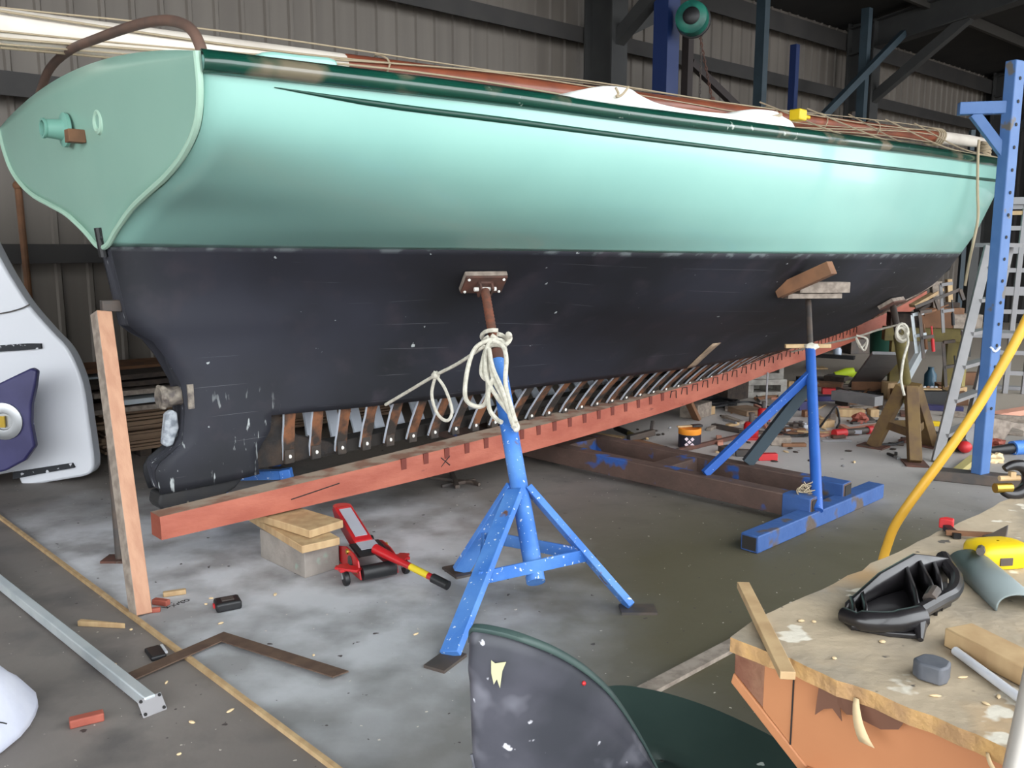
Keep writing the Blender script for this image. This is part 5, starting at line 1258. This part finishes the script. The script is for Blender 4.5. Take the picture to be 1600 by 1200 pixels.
# dark posts and bin behind the bow
for i, (px_0, w_, m_, lab) in enumerate(((1511, .12, 'column', 'dark steel upright behind the bow'), (1496, .07, 'tealpost', 'slim blue-black upright close behind the stem'))):
    b0 = V(px_0, 500, 12.2 + .5 * i); mb = MB(); mb.box(Vector((b0.x, b0.y, 1.6)), (w_, w_, 3.2)); solo(mb, 'steel_upright', m_, lab, 'upright')
bc = V(1388, 530, 10.4); bc.z = 0
gb = thing('plastic_bin', 'dark green plastic bin standing on the floor beyond the keel near the bow', 'bin', bc)
mb = MB(); mb.lathe([(0, 0), (.19, 0), (.22, .6), (.24, .6), (.24, .64), (.215, .64), (.185, .03), (0, .03)], bc, UP, 24); make(mb, 'body', 'green', gb, smooth=40)
mb = MB(); mb.lathe([(0, .64), (.245, .64), (.245, .67), (.2, .7), (0, .71)], bc, UP, 24); make(mb, 'lid', 'green', gb, smooth=40)
mb = MB(); c = G(1308, 556); mb.lathe([(0, 0), (.055, 0), (.058, .01), (.058, .09), (.045, .11), (.045, .12), (0, .12)], c, UP, 18); solo(mb, 'plastic_jar', 'glass', 'pale clear plastic jar on the floor beyond the red timber', 'jar')
# ------------------------------------------------------------------ steelwork and hoist behind the yacht
def upr(px, q, w_, d_, m, name, label, top=None, py=100, cat='post'):
    dr = ray(px, py); t = (q) / (dr.x * SQ.x + dr.y * SQ.y); p = Vector((dr.x * t, dr.y * t, 0)); h = top if top else roofz(q) - .1
    mb = MB(); mb.box(p + UP * h / 2, (w_, d_, h), (SD, SQ, UP)); return solo(mb, name, m, label, cat, smooth=0), p
o, pbl = upr(1040, 6.35, .20, .20, 'bluecol', 'gantry_column', 'thick dark blue steel column rising behind the deck', cat='column')
upr(1074, 6.9, .10, .10, 'brownpost', 'steel_post', 'slim dark brown post between blue column and hanging chain', top=4.2)
upr(1189, 6.7, .11, .13, 'tealpost', 'steel_post', 'blue-green steel post behind the white deck cover')
upr(1241, 7.0, .09, .10, 'bluecol', 'steel_post', 'short blue post standing above the yellow ratchet', top=1.5 + 310 / 1340 * 12.6 * .98)
upr(1350, 6.7, .11, .12, 'tealpost', 'steel_post', 'dark grey post behind the foredeck with a diagonal brace', top=1.5 + 330 / 1340 * 14.3)
def pq(px, py, q):
    d = ray(px, py); t = q / (d.x * SQ.x + d.y * SQ.y); return Vector((0, 0, EYE)) + d * t
mb = MB(); mb.bar(pq(1080, 98, 6.9), pq(1160, 175, 6.9), .07, .09); mb.bar(pq(1160, 175, 6.9), pq(1300, 310, 6.9), .07, .09)
solo(mb, 'diagonal_strut', 'brownpost', 'diagonal dark strut beside the hanging chains', 'strut')
mb = MB(); mb.bar(pq(1282, 186, 6.5), pq(1412, 52, 6.5), .08, .10); solo(mb, 'diagonal_strut', 'tealpost', 'diagonal strut rising from the foredeck to the roof', 'strut')
# gantry rail carrying the chain hoist
hc = pq(1081, 28, 6.0)
mb = MB(); gz = hc.z + .55; ibeam(mb, Vector((hc.x, hc.y, gz)) - SD * 1.2, Vector((hc.x, hc.y, gz)) + SD * .5, .12, .2); solo(mb, 'gantry_rail', 'bluecol', 'blue gantry rail above the chain hoist', 'rail')
ho = thing('chain_hoist', 'teal chain hoist hanging beside the blue column', 'hoist', hc)
ax_ = -hc.normalized(); ax_.z = 0; ax_ = (ax_.normalized() - SD * .35).normalized(); sx_ = Vector((-ax_.y, ax_.x, 0))
mb = MB(); mb.lathe([(0, -.11), (.14, -.11), (.17, -.08), (.175, .0), (.165, .06), (.12, .085), (0, .085)], hc, ax_, 28); hbd = make(mb, 'body', 'tealdark', ho)
mb = MB(); mb.lathe([(0, .085), (.085, .085), (.09, .10), (.07, .115), (0, .118)], hc + sx_ * .01, ax_, 22); make(mb, 'centre_cap', 'black', hbd)
mb = MB(); mb.lathe([(0, -.14), (.155, -.14), (.185, -.12), (.185, -.09), (.155, -.08), (0, -.08)], hc, ax_, 24); make(mb, 'chain_guard', 'black', ho)
mb = MB(); mb.tube(spline([hc + UP * .16, hc + UP * .26 + sx_ * .03, hc + UP * .34 + sx_ * .08, hc + UP * .42 + sx_ * .03, hc + UP * .45 - sx_ * .04, hc + UP * .38 - sx_ * .06], 5), .02, 8); make(mb, 'top_hook', 'black', ho)
def chain(a, b, m, w_=.022, ln=.055, r=.006):
    mb = MB(); L = (b - a).length; n = int(L / (ln * .72)); d_ = (b - a).normalized()
    for k in range(n):
        c = a + d_ * (L * (k + .5) / n); s_ = (sx_ if k % 2 else ax_)
        mb.tube([c + d_ * (ln / 2 * sin(t)) + s_ * (w_ / 2 * cos(t)) for t in np.linspace(0, 2 * pi, 11)[:-1]], r, 5, closed=True)
    return mb
dist = 6.0
a = hc - UP * .15 + sx_ * -.09; b = hc + (pq(1114, 158, 6.0) - hc)
make(chain(pq(1092, 48, 6.0), pq(1112, 152, 6.0), None), 'load_chain', 'rustplate', ho)
make(chain(pq(1097, 46, 6.0), pq(1093, 162, 6.0), None, .018, .045, .004), 'hand_chain', 'darksteel', ho)
c = pq(1113, 158, 6.0); mb = MB(); mb.ball(c, (.035, .035, .05)); mb.tube(spline([c - UP * .04, c - UP * .08 + sx_ * .03, c - UP * .12, c - UP * .10 - sx_ * .035], 5), .012, 8); make(mb, 'load_hook', 'rustplate', ho)
mb = MB(); mb.box(pq(1335, 185, 6.9), (.14, .1, .2)); solo(mb, 'junction_box', 'darksteel', 'small dark box fixed to the grey post behind the foredeck', 'junction box', bevel=.01)
# ------------------------------------------------------------------ clutter on the floor to the right
def lay(p, q, w_, h_, m, name, label, cat, z=0.0, bevel=.003, group=None):
    a = G(*p); b = G(*q); mb = MB(); mb.bar(a + UP * (z + h_ / 2 + .001), b + UP * (z + h_ / 2 + .001), w_, h_); return solo(mb, name, m, label, cat, group, bevel=bevel)
def blk(px, py, size, m, name, label, cat, ang=0.7, z=0.0, bevel=.004, group=None):
    c = G(px, py); x = Vector((cos(ang), sin(ang), 0)); y = Vector((-x.y, x.x, 0)); mb = MB(); mb.box(c + y * (size[1] / 2) * .8 + UP * (z + size[2] / 2 + .001), size, (x, y, UP)); return solo(mb, name, m, label, cat, group, bevel=bevel)
# ring 1: just beyond the red timber
lay((905, 678), (974, 686), .06, .02, 'pine', 'pine_strip', 'pale pine strip lying beyond the red timber near the hammer', 'strip')
hm = thing('hammer', 'black and green handled hammer lying beyond the red timber', 'hammer', G(985, 685))
a, b = G(962, 674), G(1000, 690); mb = MB(); mb.tube([a + UP * .03, a.lerp(b, .55) + UP * .03], .024, 10); make(mb, 'handle', 'black', hm)
mb = MB(); mb.tube([a.lerp(b, .5) + UP * .03, b + UP * .03], .02, 10); make(mb, 'collar', 'olivewood', hm)
mb = MB(); mb.bar(b + Vector((-.10, -.05, .035)), b + Vector((.12, .08, .06)), .05, .05); mb.bar(b + Vector((.10, .07, .05)), b + Vector((.12, .13, .14)), .03, .03); make(mb, 'head', 'darksteel', hm, bevel=.006)
mb = MB(); mb.ball(b + Vector((.05, -.03, .03)), (.014, .018, .012)); make(mb, 'wooden_wedge', 'pine', hm)
lay((993, 692), (1036, 704), .09, .025, 'brownwood', 'wood_offcut', 'flat brown offcut between the hammer and the dark chisel', 'offcut')
chs = lay((1036, 704), (1048, 709), .05, .035, 'darkwood', 'dark_block', 'dark tapered block at the end of the brown offcut', 'block')
pt = thing('paint_tin', 'black and orange paint tin with a brush across its top', 'tin', G(1077, 699))
c = G(1077, 698); R = .086; Hh = .15
mb = MB(); mb.lathe([(0, 0), (R, 0), (R, Hh * .72), (R * .98, Hh * .72)], c, UP, 28); make(mb, 'can', 'tin', pt)
mb = MB(); mb.lathe([(R * 1.0, Hh * .70), (R * 1.02, Hh * .72), (R * 1.02, Hh), (R * .9, Hh), (R * .88, Hh * .8), (0, Hh * .8)], c, UP, 28); make(mb, 'orange_band', 'orange', pt)
vd = Vector((-c.x, -c.y, 0)).normalized(); vs_ = Vector((vd.y, -vd.x, 0)) * -1
mb = MB(); lc = c + vd * (R + .0015) + UP * .055
for i, j in ((0, 0), (1, 1), (1, -1), (-1, 1), (-1, -1)):
    q = lc + vs_ * (i * .022) + UP * (j * .022) - vd * (.0028 * abs(i)); mb.prism([q + vs_ * .0155, q + UP * .0155, q - vs_ * .0155, q - UP * .0155], vd * .0012)
make(mb, 'hazard_label', 'hazard', pt, smooth=0)
br = thing('paint_brush', 'paint brush laid across the black and orange tin', 'brush', c + UP * (Hh + .002))
a = V(1058, 669, c.y - .02); b = V(1096, 667, c.y + .03); a.z = b.z = Hh + .012
mb = MB(); mb.bar(a, a.lerp(b, .62), .026, .012); make(mb, 'handle', 'pine', br, bevel=.003); mb = MB(); mb.bar(a.lerp(b, .6), b, .05, .018); make(mb, 'bristles', 'black', br, bevel=.003)
lay((1056, 708), (1158, 684), .035, .03, 'rustplate', 'pinch_bar', 'long red-brown steel bar lying right of the paint tin', 'bar')
mb = MB(); a = G(1053, 709); b = G(1060, 707); mb.tube([a + UP * .016, b + UP * .016], .02, 10); solo(mb, 'socket', 'darksteel', 'dark socket at the near end of the red-brown bar', 'socket')
lay((1114, 668), (1158, 677), .05, .035, 'darksteel', 'bar_clamp', 'dark steel clamp lying behind the red-brown bar', 'clamp')
lay((1130, 665), (1150, 670), .02, .02, 'alu', 'steel_rod', 'short bright rod lying on the dark clamp behind the bar', 'rod', z=.04)
def bottlejack(px, py, s, label):
    c = G(px, py); r = thing('bottle_jack', label, 'jack', c)
    mb = MB(); mb.box(c + UP * .01 * s, (.13 * s, .12 * s, .02 * s)); make(mb, 'foot', 'red', r, bevel=.003)
    mb = MB(); mb.lathe([(0, .02 * s), (.055 * s, .02 * s), (.06 * s, .04 * s), (.06 * s, .12 * s), (.045 * s, .14 * s), (0, .145 * s)], c, UP, 20); make(mb, 'body', 'red', r, smooth=40)
    mb = MB(); mb.lathe([(0, .14 * s), (.02 * s, .14 * s), (.02 * s, .2 * s), (.026 * s, .2 * s), (.026 * s, .215 * s), (0, .215 * s)], c, UP, 14); make(mb, 'ram', 'darksteel', r)
    mb = MB(); mb.box(c + vd * .06 * s + UP * .085 * s, (.05 * s, .004, .02 * s), (vs_, vd, UP)); make(mb, 'label_plate', 'label', r)
bottlejack(1173, 686, 1.0, 'red bottle jack with dark ram beside the diagonal blue brace')
bottlejack(1192, 657, .8, 'smaller red bottle jack further back behind the diagonal blue brace')
mb = MB(); c = G(1196, 654); c2 = c + UP * .42; mb.tube([c, c2], .009, 8); solo(mb, 'thin_prop', 'alup', 'thin pale vertical rod propping the red timber near the bow', 'rod')
a = G(1089, 657); mb = MB(); mb.bar(a + UP * .01, V(1076, 628, 7.45), .09, .03); solo(mb, 'timber_prop', 'brownwood', 'brown timber wedge propping the red timber behind the paint tin', 'prop', bevel=.003)
blk(1098, 652, (.28, .18, .13), 'greywood', 'timber_block', 'grey timber block under the red timber behind the paint tin', 'block', .9)
blk(1111, 648, (.09, .09, .075), 'pine', 'timber_block', 'small pale timber block right of the grey block', 'block', .6)
# cable heap
rr = random.Random(21)
def heap(px, py, rx, ry, n, r, m, name, label, cat, hgt=.06):
    c = G(px, py); mb = MB()
    pts = [c + Vector((rx * cos(k * 1.9 + rr.random()) * rr.uniform(.4, 1), ry * sin(k * 1.9 + rr.random()) * rr.uniform(.4, 1), rr.uniform(r, hgt))) for k in range(n)]
    mb.tube(spline(pts, 5), r, 6); return solo(mb, name, m, label, cat)
heap(1118, 634, .32, .25, 26, .014, 'black', 'cable_heap', 'heap of black cable on the floor behind the paint tin', 'cable')
mb = MB(); mb.tube(spline([G(1140, 634) + UP * .01, G(1155, 630) + UP * .01, G(1175, 630) + UP * .01, G(1194, 636) + UP * .01, G(1215, 640) + UP * .01], 6), .009, 6); solo(mb, 'loose_cable', 'black', 'thin black cable trailing right from the cable heap', 'cable')
lay((1152, 642), (1182, 650), .22, .05, 'plywood', 'plank_offcut', 'tan plank offcut lying left of the smaller red jack', 'offcut')
blk(1150, 625, (.40, .28, .26), 'darkwood', 'timber_block', 'black timber block beneath the red timber left of the breeze blocks', 'block', .76)
# breeze blocks: two hollow blocks stacked
def hollow(c, L_, w_, h_, m, label, ang=.1):
    x = Vector((cos(ang), sin(ang), 0)); y = Vector((-x.y, x.x, 0)); mb = MB()
    mb.box(c + UP * .03, (L_, w_, .06), (x, y, UP)); mb.box(c + UP * (h_ - .03), (L_, w_, .06), (x, y, UP))
    for k in (-.42, .0, .42): mb.box(c + x * (L_ * k) + UP * h_ / 2, (L_ * .16 if k else L_ * .02, w_, h_ - .12), (x, y, UP))
    mb.box(c + y * (w_ * .45) + UP * h_ / 2, (L_ * .98, w_ * .08, h_ - .12), (x, y, UP))
    return solo(mb, 'breeze_block', m, label, 'breeze block', bevel=.004)
c = G(1197, 622) + Vector((0, .12, .001)); hollow(c, .42, .22, .19, 'breeze', 'lower hollow grey breeze block under the red timber near the bow')
hollow(c + Vector((.02, .02, .191)), .32, .2, .17, 'breeze', 'upper hollow grey breeze block touching the red timber near the bow')
blk(1111, 722, (.16, .05, .03), 'darksteel', 'steel_hinge', 'dark flat hinge lying beside the rusty cradle', 'bracket', -.25)  # flat metal hinge lying on the floor
blk(1137, 708, (.1, .06, .05), 'darkwood', 'small_plane', 'small dark tool left of the blue diagonal brace foot', 'tool', .6)
blk(1168, 714, (.17, .05, .05), 'darksteel', 'hand_plane', 'dark hand plane between the blue and dark braces', 'hand plane', -.1)
blk(1200, 720, (.14, .05, .05), 'redp', 'red_block', 'flat red plastic piece right of the dark brace', 'block', .05)
blk(1220, 697, (.15, .08, .07), 'greywood', 'timber_block', 'grey-brown timber block left of the bright blue post', 'block', -.2)
# scatter of small bright tools, each a thing
tl = [('socket', 'silver'), ('drill_bit', 'alu'), ('spanner', 'alu'), ('screw_box', 'darksteel'), ('plug_fitting', 'white')]
for i in range(22):
    px_0 = 1222 + rr.uniform(0, 38); py_0 = 663 + rr.uniform(0, 20); c = G(px_0, py_0); nm, m_ = tl[i % 5]; a_ = rr.uniform(0, 3); x = Vector((cos(a_), sin(a_), 0)); mb = MB()
    if i % 5 in (0, 4): mb.lathe([(0, 0), (.018, 0), (.02, .03), (0, .03)], c + UP * .001, UP, 10)
    elif i % 5 == 1: mb.tube([c + UP * .009, c + x * .1 + UP * .009], .008, 7)
    elif i % 5 == 2: mb.bar(c + UP * .005, c + x * .13 + UP * .005, .02, .008); mb.ball(c + UP * .006, (.02, .02, .006))
    else: mb.box(c + UP * .015, (.06, .04, .03), (x, Vector((-x.y, x.x, 0)), UP))
    solo(mb, nm, m_, 'small tool or fitting in the scatter left of the bright blue post', 'small tool', 'scattered fittings by the bright blue post')
heap(1238, 682, .14, .08, 14, .006, 'black', 'thin_wire', 'loop of thin black wire among the scattered fittings', 'wire', .03)
blk(1256, 641, (.12, .08, .08), 'navy', 'blue_tool', 'dark blue tool just left of the bright blue post', 'tool', .4)
blk(1263, 652, (.08, .06, .06), 'brownwood', 'timber_block', 'small brown block just left of the bright blue post', 'block', .2)
lay((1276, 641), (1290, 634), .02, .015, 'pine', 'wood_stick', 'thin pale stick right of the bright blue post', 'stick')
lay((1278, 668), (1298, 666), .09, .06, 'pine', 'wood_offcut', 'pale pointed offcut right of the bright blue post', 'offcut')
mb = MB(); mb.tube(spline([G(1281, 671) + UP * .02, G(1293, 668) + UP * .10, G(1305, 664) + UP * .16, G(1311, 667) + UP * .05, G(1307, 672) + UP * .02], 6), .009, 6); solo(mb, 'bent_cable', 'black', 'short bent black cable arching over the floor right of the bright blue post', 'cable')
lay((1276, 682), (1388, 664), .10, .018, 'pinkwood', 'pink_batten', 'long pink-brown batten behind the red caulking gun', 'batten')
lay((1284, 690), (1330, 690), .025, .012, 'alup', 'white_strip', 'thin white strip in front of the red caulking gun', 'strip')
cg = thing('caulking_gun', 'red ended sealant gun lying on the pink batten', 'sealant gun', G(1335, 680))
a, b = G(1303, 684) + UP * .035, G(1360, 678) + UP * .035; e = G(1398, 671) + UP * .035
mb = MB(); mb.tube([a.lerp(b, .15), b], .026, 12); make(mb, 'barrel', 'darksteel', cg)
mb = MB(); mb.tube([a, a.lerp(b, .3)], .034, 12); make(mb, 'end_cap', 'redp', cg); mb = MB(); mb.tube([a.lerp(b, .9), b.lerp(e, .06)], .034, 12); make(mb, 'collar', 'redp', cg)
mb = MB(); mb.tube([b, e], .026, 12); make(mb, 'cartridge', 'alup', cg); mb = MB(); mb.box(a.lerp(b, .55) + Vector((0, -.025, .0)), (.1, .006, .03)); make(mb, 'label_plate', 'label', cg)
lay((1304, 636), (1372, 647), .14, .09, 'alu', 'box_section', 'dull aluminium box section lying on pale blocks', 'box section', z=.075)
lay((1306, 631), (1326, 638), .02, .17, 'darksteel', 'steel_plate', 'dark plate standing at the left end of the box section', 'plate')
blk(1330, 652, (.24, .09, .07), 'pine', 'timber_block', 'pale timber block under the aluminium box section', 'block', -.1)
blk(1366, 652, (.08, .09, .07), 'pine', 'timber_block', 'small square pale block at the right end of the box section', 'block', 0)
blk(1318, 651, (.06, .06, .06), 'alu', 'metal_fitting', 'small grey fitting left of the pale block', 'fitting', .3)
c = G(1343, 661); mb = MB(); mb.ball(c + UP * .04, (.07, .06, .045), jit=.9, n=12, m=7); solo(mb, 'red_rag', 'redwood', 'crumpled red rag in front of the pale blocks', 'rag')
lay((1330, 663), (1366, 660), .035, .02, 'darksteel', 'spanner', 'long dark spanner right of the red rag', 'spanner')
lay((1284, 615), (1318, 616), .09, .06, 'redp', 'red_tool_bar', 'long red tool right of the bright blue post', 'tool')
lay((1318, 617), (1356, 618), .07, .05, 'black', 'black_tool_bar', 'black shaft continuing right of the long red tool', 'tool')
lay((1274, 626), (1304, 626), .10, .05, 'navy', 'blue_level', 'dark blue level lying right of the bright blue post', 'level')
for i in range(12):
    px_0 = 1322 + rr.uniform(0, 42); py_0 = 620 + rr.uniform(0, 10); c = G(px_0, py_0); a_ = rr.uniform(-.5, 1.2); x = Vector((cos(a_), sin(a_), 0)); mb = MB()
    mb.bar(c + UP * .02, c + x * rr.uniform(.1, .28) + UP * rr.uniform(.02, .06), .03, .025); solo(mb, 'clamp_bar', ('darksteel', 'alu', 'brownwood')[i % 3], 'steel clamp or tool in the heap behind the aluminium box section', 'small tool', 'tool heap behind the box section', bevel=.003)
heap(1383, 621, .2, .12, 18, .012, 'black', 'cable_heap', 'coil of black cable on the floor left of the olive stand', 'cable')
lay((1330, 612), (1398, 616), .14, .13, 'brownwood', 'timber_baulk', 'brown timber baulk lying left of the olive stand behind the tools', 'timber')
blk(1395, 624, (.14, .12, .17), 'pine', 'timber_block', 'pale end block standing at the right of the brown baulk', 'block', .1)
for i, (p, q, m_) in enumerate((((1246, 596), (1318, 597), 'darkwood'), ((1262, 602), (1316, 606), 'brownwood'), ((1290, 600), (1322, 603), 'darkwood'))):
    lay(p, q, .16, .05, m_, 'old_board', ('dark old board lying behind the bright blue post, furthest back', 'brown broken board right of the bright blue post', 'dark short board in front of the lime drill')[i], 'board', z=.03 * 0 + (.055 if i == 2 else 0))
blk(1236, 604, (.07, .07, .06), 'pine', 'timber_block', 'tiny pale block left of the bright blue post far back', 'block', .3)
dr = thing('cordless_drill', 'lime green cordless drill lying on the floor beyond the tools', 'drill', G(1325, 596))
c = G(1322, 594); mb = MB(); mb.tube([c + Vector((-.14, 0, .06)), c + Vector((.0, .0, .09)), c + Vector((.08, 0, .10))], [.035, .055, .05], 12); make(mb, 'body', 'lime', dr)
mb = MB(); mb.bar(c + Vector((0, 0, .09)), c + Vector((.16, -.04, .05)), .05, .07); make(mb, 'grip', 'lime', dr, bevel=.01)
mb = MB(); mb.box(c + Vector((.2, -.04, .055)), (.1, .1, .11)); make(mb, 'battery', 'black', dr, bevel=.01)
mb = MB(); mb.tube([c + Vector((-.24, 0, .035)), c + Vector((-.12, 0, .06))], [.016, .035], 10); make(mb, 'chuck', 'silver', dr)
mb = MB(); mb.lathe([(0, -.02), (.06, -.02), (.065, 0), (.06, .02), (0, .02)], G(1346, 594) + UP * .066, (.4, -1, 0), 20); solo(mb, 'cutting_disc', 'alu', 'shiny round disc right of the lime drill', 'disc')
# around the olive stand and the blue rack post
pl = thing('pliers', 'black handled pliers on the floor left of the olive stand leg', 'pliers', G(1394, 714))
a = G(1387, 711); b = G(1399, 716); mb = MB(); mb.bar(a + UP * .012, b + UP * .012, .022, .018); make(mb, 'handle', 'black', pl, bevel=.004); mb = MB(); mb.bar(a + Vector((.07, .02, .012)), b + Vector((.01, .02, .012)), .022, .018); make(mb, 'handle', 'black', pl, bevel=.004)
mb = MB(); mb.bar(b + UP * .012, G(1405, 719) + UP * .012, .03, .018); make(mb, 'jaws', 'silver', pl, bevel=.003)
lay((1388, 695), (1412, 697), .02, .02, 'darksteel', 'steel_rod', 'short dark rod behind the olive stand front leg', 'rod')
gr = thing('angle_grinder', 'dark brown and red grinder lying right of the olive stand', 'grinder', G(1492, 702))
a = G(1484, 700) + UP * .05; b = G(1508, 709) + UP * .05; mb = MB(); mb.tube([a, a.lerp(b, .7)], [.065, .06], 14); make(mb, 'body', 'darkwood', gr); mb = MB(); mb.ball(a.lerp(b, .95), (.05, .05, .045)); make(mb, 'red_end', 'redp', gr); mb = MB(); mb.tube([a, a + Vector((-.04, .2, .02))], .03, 10); make(mb, 'handle', 'black', gr)
bd = thing('power_drill', 'blue and black power tool on the floor at the right edge', 'power tool', G(1575, 712))
a = G(1545, 712) + UP * .04; b = G(1610, 708) + UP * .05; mb = MB(); mb.tube([a, a.lerp(b, .6)], [.025, .04], 12); make(mb, 'nose', 'black', bd); mb = MB(); mb.tube([a.lerp(b, .55), b], .055, 14); make(mb, 'body', 'blue', bd)
c = G(1553, 722); mb = MB(); mb.ball(c + UP * .03, (.07, .05, .035), jit=1.0, n=14, m=8); solo(mb, 'crumpled_paper', 'chip', 'crumpled tan paper on the floor right of the blue rack post', 'paper', smooth=20)
c = G(1556, 703); mb = MB(); mb.ball(c + UP * .04, (.07, .06, .045), jit=.8, n=14, m=8); solo(mb, 'red_cloth', 'redwood', 'red-brown rag behind the crumpled tan paper', 'rag')
mb = MB(); a = G(1491, 745); b = G(1522, 720); mb.bar(a + UP * .02, b + UP * .02, .06, .04); yc = solo(mb, 'yellow_channel', 'paleolive', 'short pale yellow channel on the floor left of the blue rack post', 'channel', bevel=.003)
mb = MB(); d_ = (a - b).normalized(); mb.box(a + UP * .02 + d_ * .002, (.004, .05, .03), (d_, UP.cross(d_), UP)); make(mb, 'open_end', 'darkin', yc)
lay((1448, 640), (1505, 644), .08, .05, 'navy', 'blue_level', 'dark blue bar on the floor between olive stand and ladder', 'level')
bx_ = blk(1460, 632, (.3, .2, .13), 'black', 'tool_tray', 'black tool tray behind the olive stand', 'tray', .05)
for i in range(5):
    c = G(1450 + i * 6, 630); mb = MB(); mb.ball(c + Vector((0, .1, .145)), (.02, .014, .014), n=8, m=5); solo(mb, 'fitting', ('silver', 'brownwood', 'label')[i % 3], 'small fitting lying in the black tool tray', 'fitting', 'fittings in the tool tray')
lay((1436, 664), (1468, 666), .05, .04, 'yellow', 'spirit_level', 'yellow spirit level lying behind the olive stand legs', 'level')
c = G(1414, 616); mb = MB(); mb.lathe([(0, 0), (.05, 0), (.052, .09), (.035, .11), (0, .11)], c, UP, 16); solo(mb, 'yellow_pot', 'yellow', 'small yellow pot beside the olive trestle foot', 'pot')
c = G(1452, 611); mb = MB(); mb.lathe([(0, 0), (.06, 0), (.062, .18), (.03, .23), (.03, .26), (0, .26)], c, UP, 16); solo(mb, 'blue_bottle', 'clearjar', 'teal bottle standing beneath the olive trestle', 'bottle')
blk(1512, 602, (.26, .12, .14), 'brownwood', 'timber_block', 'brown block on the floor between ladder and blue rack post', 'block', .0)
lay((1546, 655), (1680, 633), .12, .05, 'pinkwood', 'orange_plank', 'orange-brown plank on the floor right of the blue rack post', 'plank')
lay((1418, 627), (1466, 628), .16, .14, 'pine', 'timber_baulk', 'pale sawn baulk in front of the olive trestle', 'timber')
lay((1478, 625), (1503, 629), .14, .15, 'pine', 'timber_baulk', 'short pale sawn baulk right of the teal bottle', 'timber')
lay((1475, 650), (1600, 660), .06, .05, 'greywood', 'grey_plank', 'grey plank on the floor behind the ladder', 'plank')
lay((1540, 607), (1640, 612), .1, .04, 'alup', 'alloy_rail', 'pale rail on the floor far back at the right edge', 'rail')
lay((1500, 668), (1600, 678), .25, .02, 'greywood', 'grey_board', 'wide flat grey board behind the blue rack post', 'board')
lay((1275, 558), (1335, 562), .1, .05, 'black', 'black_bar', 'black steel bars on the floor beyond the red timber by the jar', 'bar')
blk(1342, 553, (.3, .25, .22), 'darksteel', 'machine_base', 'dark machine base left of the green bin', 'machine', .2)
lay((1262, 576), (1290, 576), .18, .02, 'pine', 'pine_scrap', 'pale scrap of wood below the red timber near the blue post', 'offcut')
# strewn offcuts and hand tools on the pale floor
for i in range(64):
    px_0 = rr.uniform(1100, 1420); py_0 = rr.uniform(604, 700)
    if 1262 < px_0 < 1282 or (px_0 < 1160 and py_0 < 640): px_0 += 60
    c = G(px_0, py_0); a_ = rr.uniform(-.4, 1.9); x = Vector((cos(a_), sin(a_), 0)); L_ = rr.uniform(.08, .34); mb = MB()
    if i % 4 == 0: mb.tube([c + UP * .012, c + x * L_ * .7 + UP * .012, c + x * L_ + UP * .03], .011, 7)
    else: mb.bar(c + UP * .014, c + x * L_ + UP * .016, rr.uniform(.025, .06), .026)
    solo(mb, ('steel_rod', 'wood_offcut', 'hand_tool', 'wood_offcut')[i % 4], ('alu', 'pine', 'darksteel', 'brownwood', 'black', 'pinkwood', 'rustplate', 'greywood')[i % 8], 'small offcut or tool strewn over the pale floor beyond the cradle', 'small tool', 'tools and offcuts strewn beyond the cradle', bevel=.003)
# loose crumbs all over
for i in range(70):
    px_0 = rr.uniform(930, 1500); py_0 = rr.uniform(600, 735)
    c = G(px_0, py_0); mb = MB(); mb.ball(c + UP * .006, (rr.uniform(.012, .035), rr.uniform(.008, .02), .008), ax=(Vector((cos(i), sin(i), 0)), Vector((-sin(i), cos(i), 0)), UP), n=6, m=4)
    solo(mb, 'wood_chip', ('chip', 'darkwood', 'brownwood', 'alup')[i % 4], 'small chip or scrap littering the floor beyond the red timber', 'wood chip', 'floor litter beyond the red timber')
# ------------------------------------------------------------------ daylight through the open front, camera
wd = bpy.data.worlds.new('overcast_sky'); scene.world = wd; wd.use_nodes = True
bg = wd.node_tree.nodes['Background']; bg.inputs['Color'].default_value = (0.93, 0.97, 1.0, 1); bg.inputs['Strength'].default_value = 1.0
cam = bpy.data.cameras.new('camera'); cam.sensor_width = 36; cam.lens = F / 1600 * 36; cam.clip_start = .05; cam.clip_end = 200
co = bpy.data.objects.new('camera', cam); COL.objects.link(co); co.location = (0, 0, EYE); co.rotation_euler = (pi / 2 - PITCH, 0, 0)
scene.camera = co
scene.view_settings.view_transform = 'Standard'; scene.view_settings.look = 'None'; scene.view_settings.gamma = 1.0
scene.view_settings.use_curve_mapping = False; scene.view_settings.exposure = 2.4
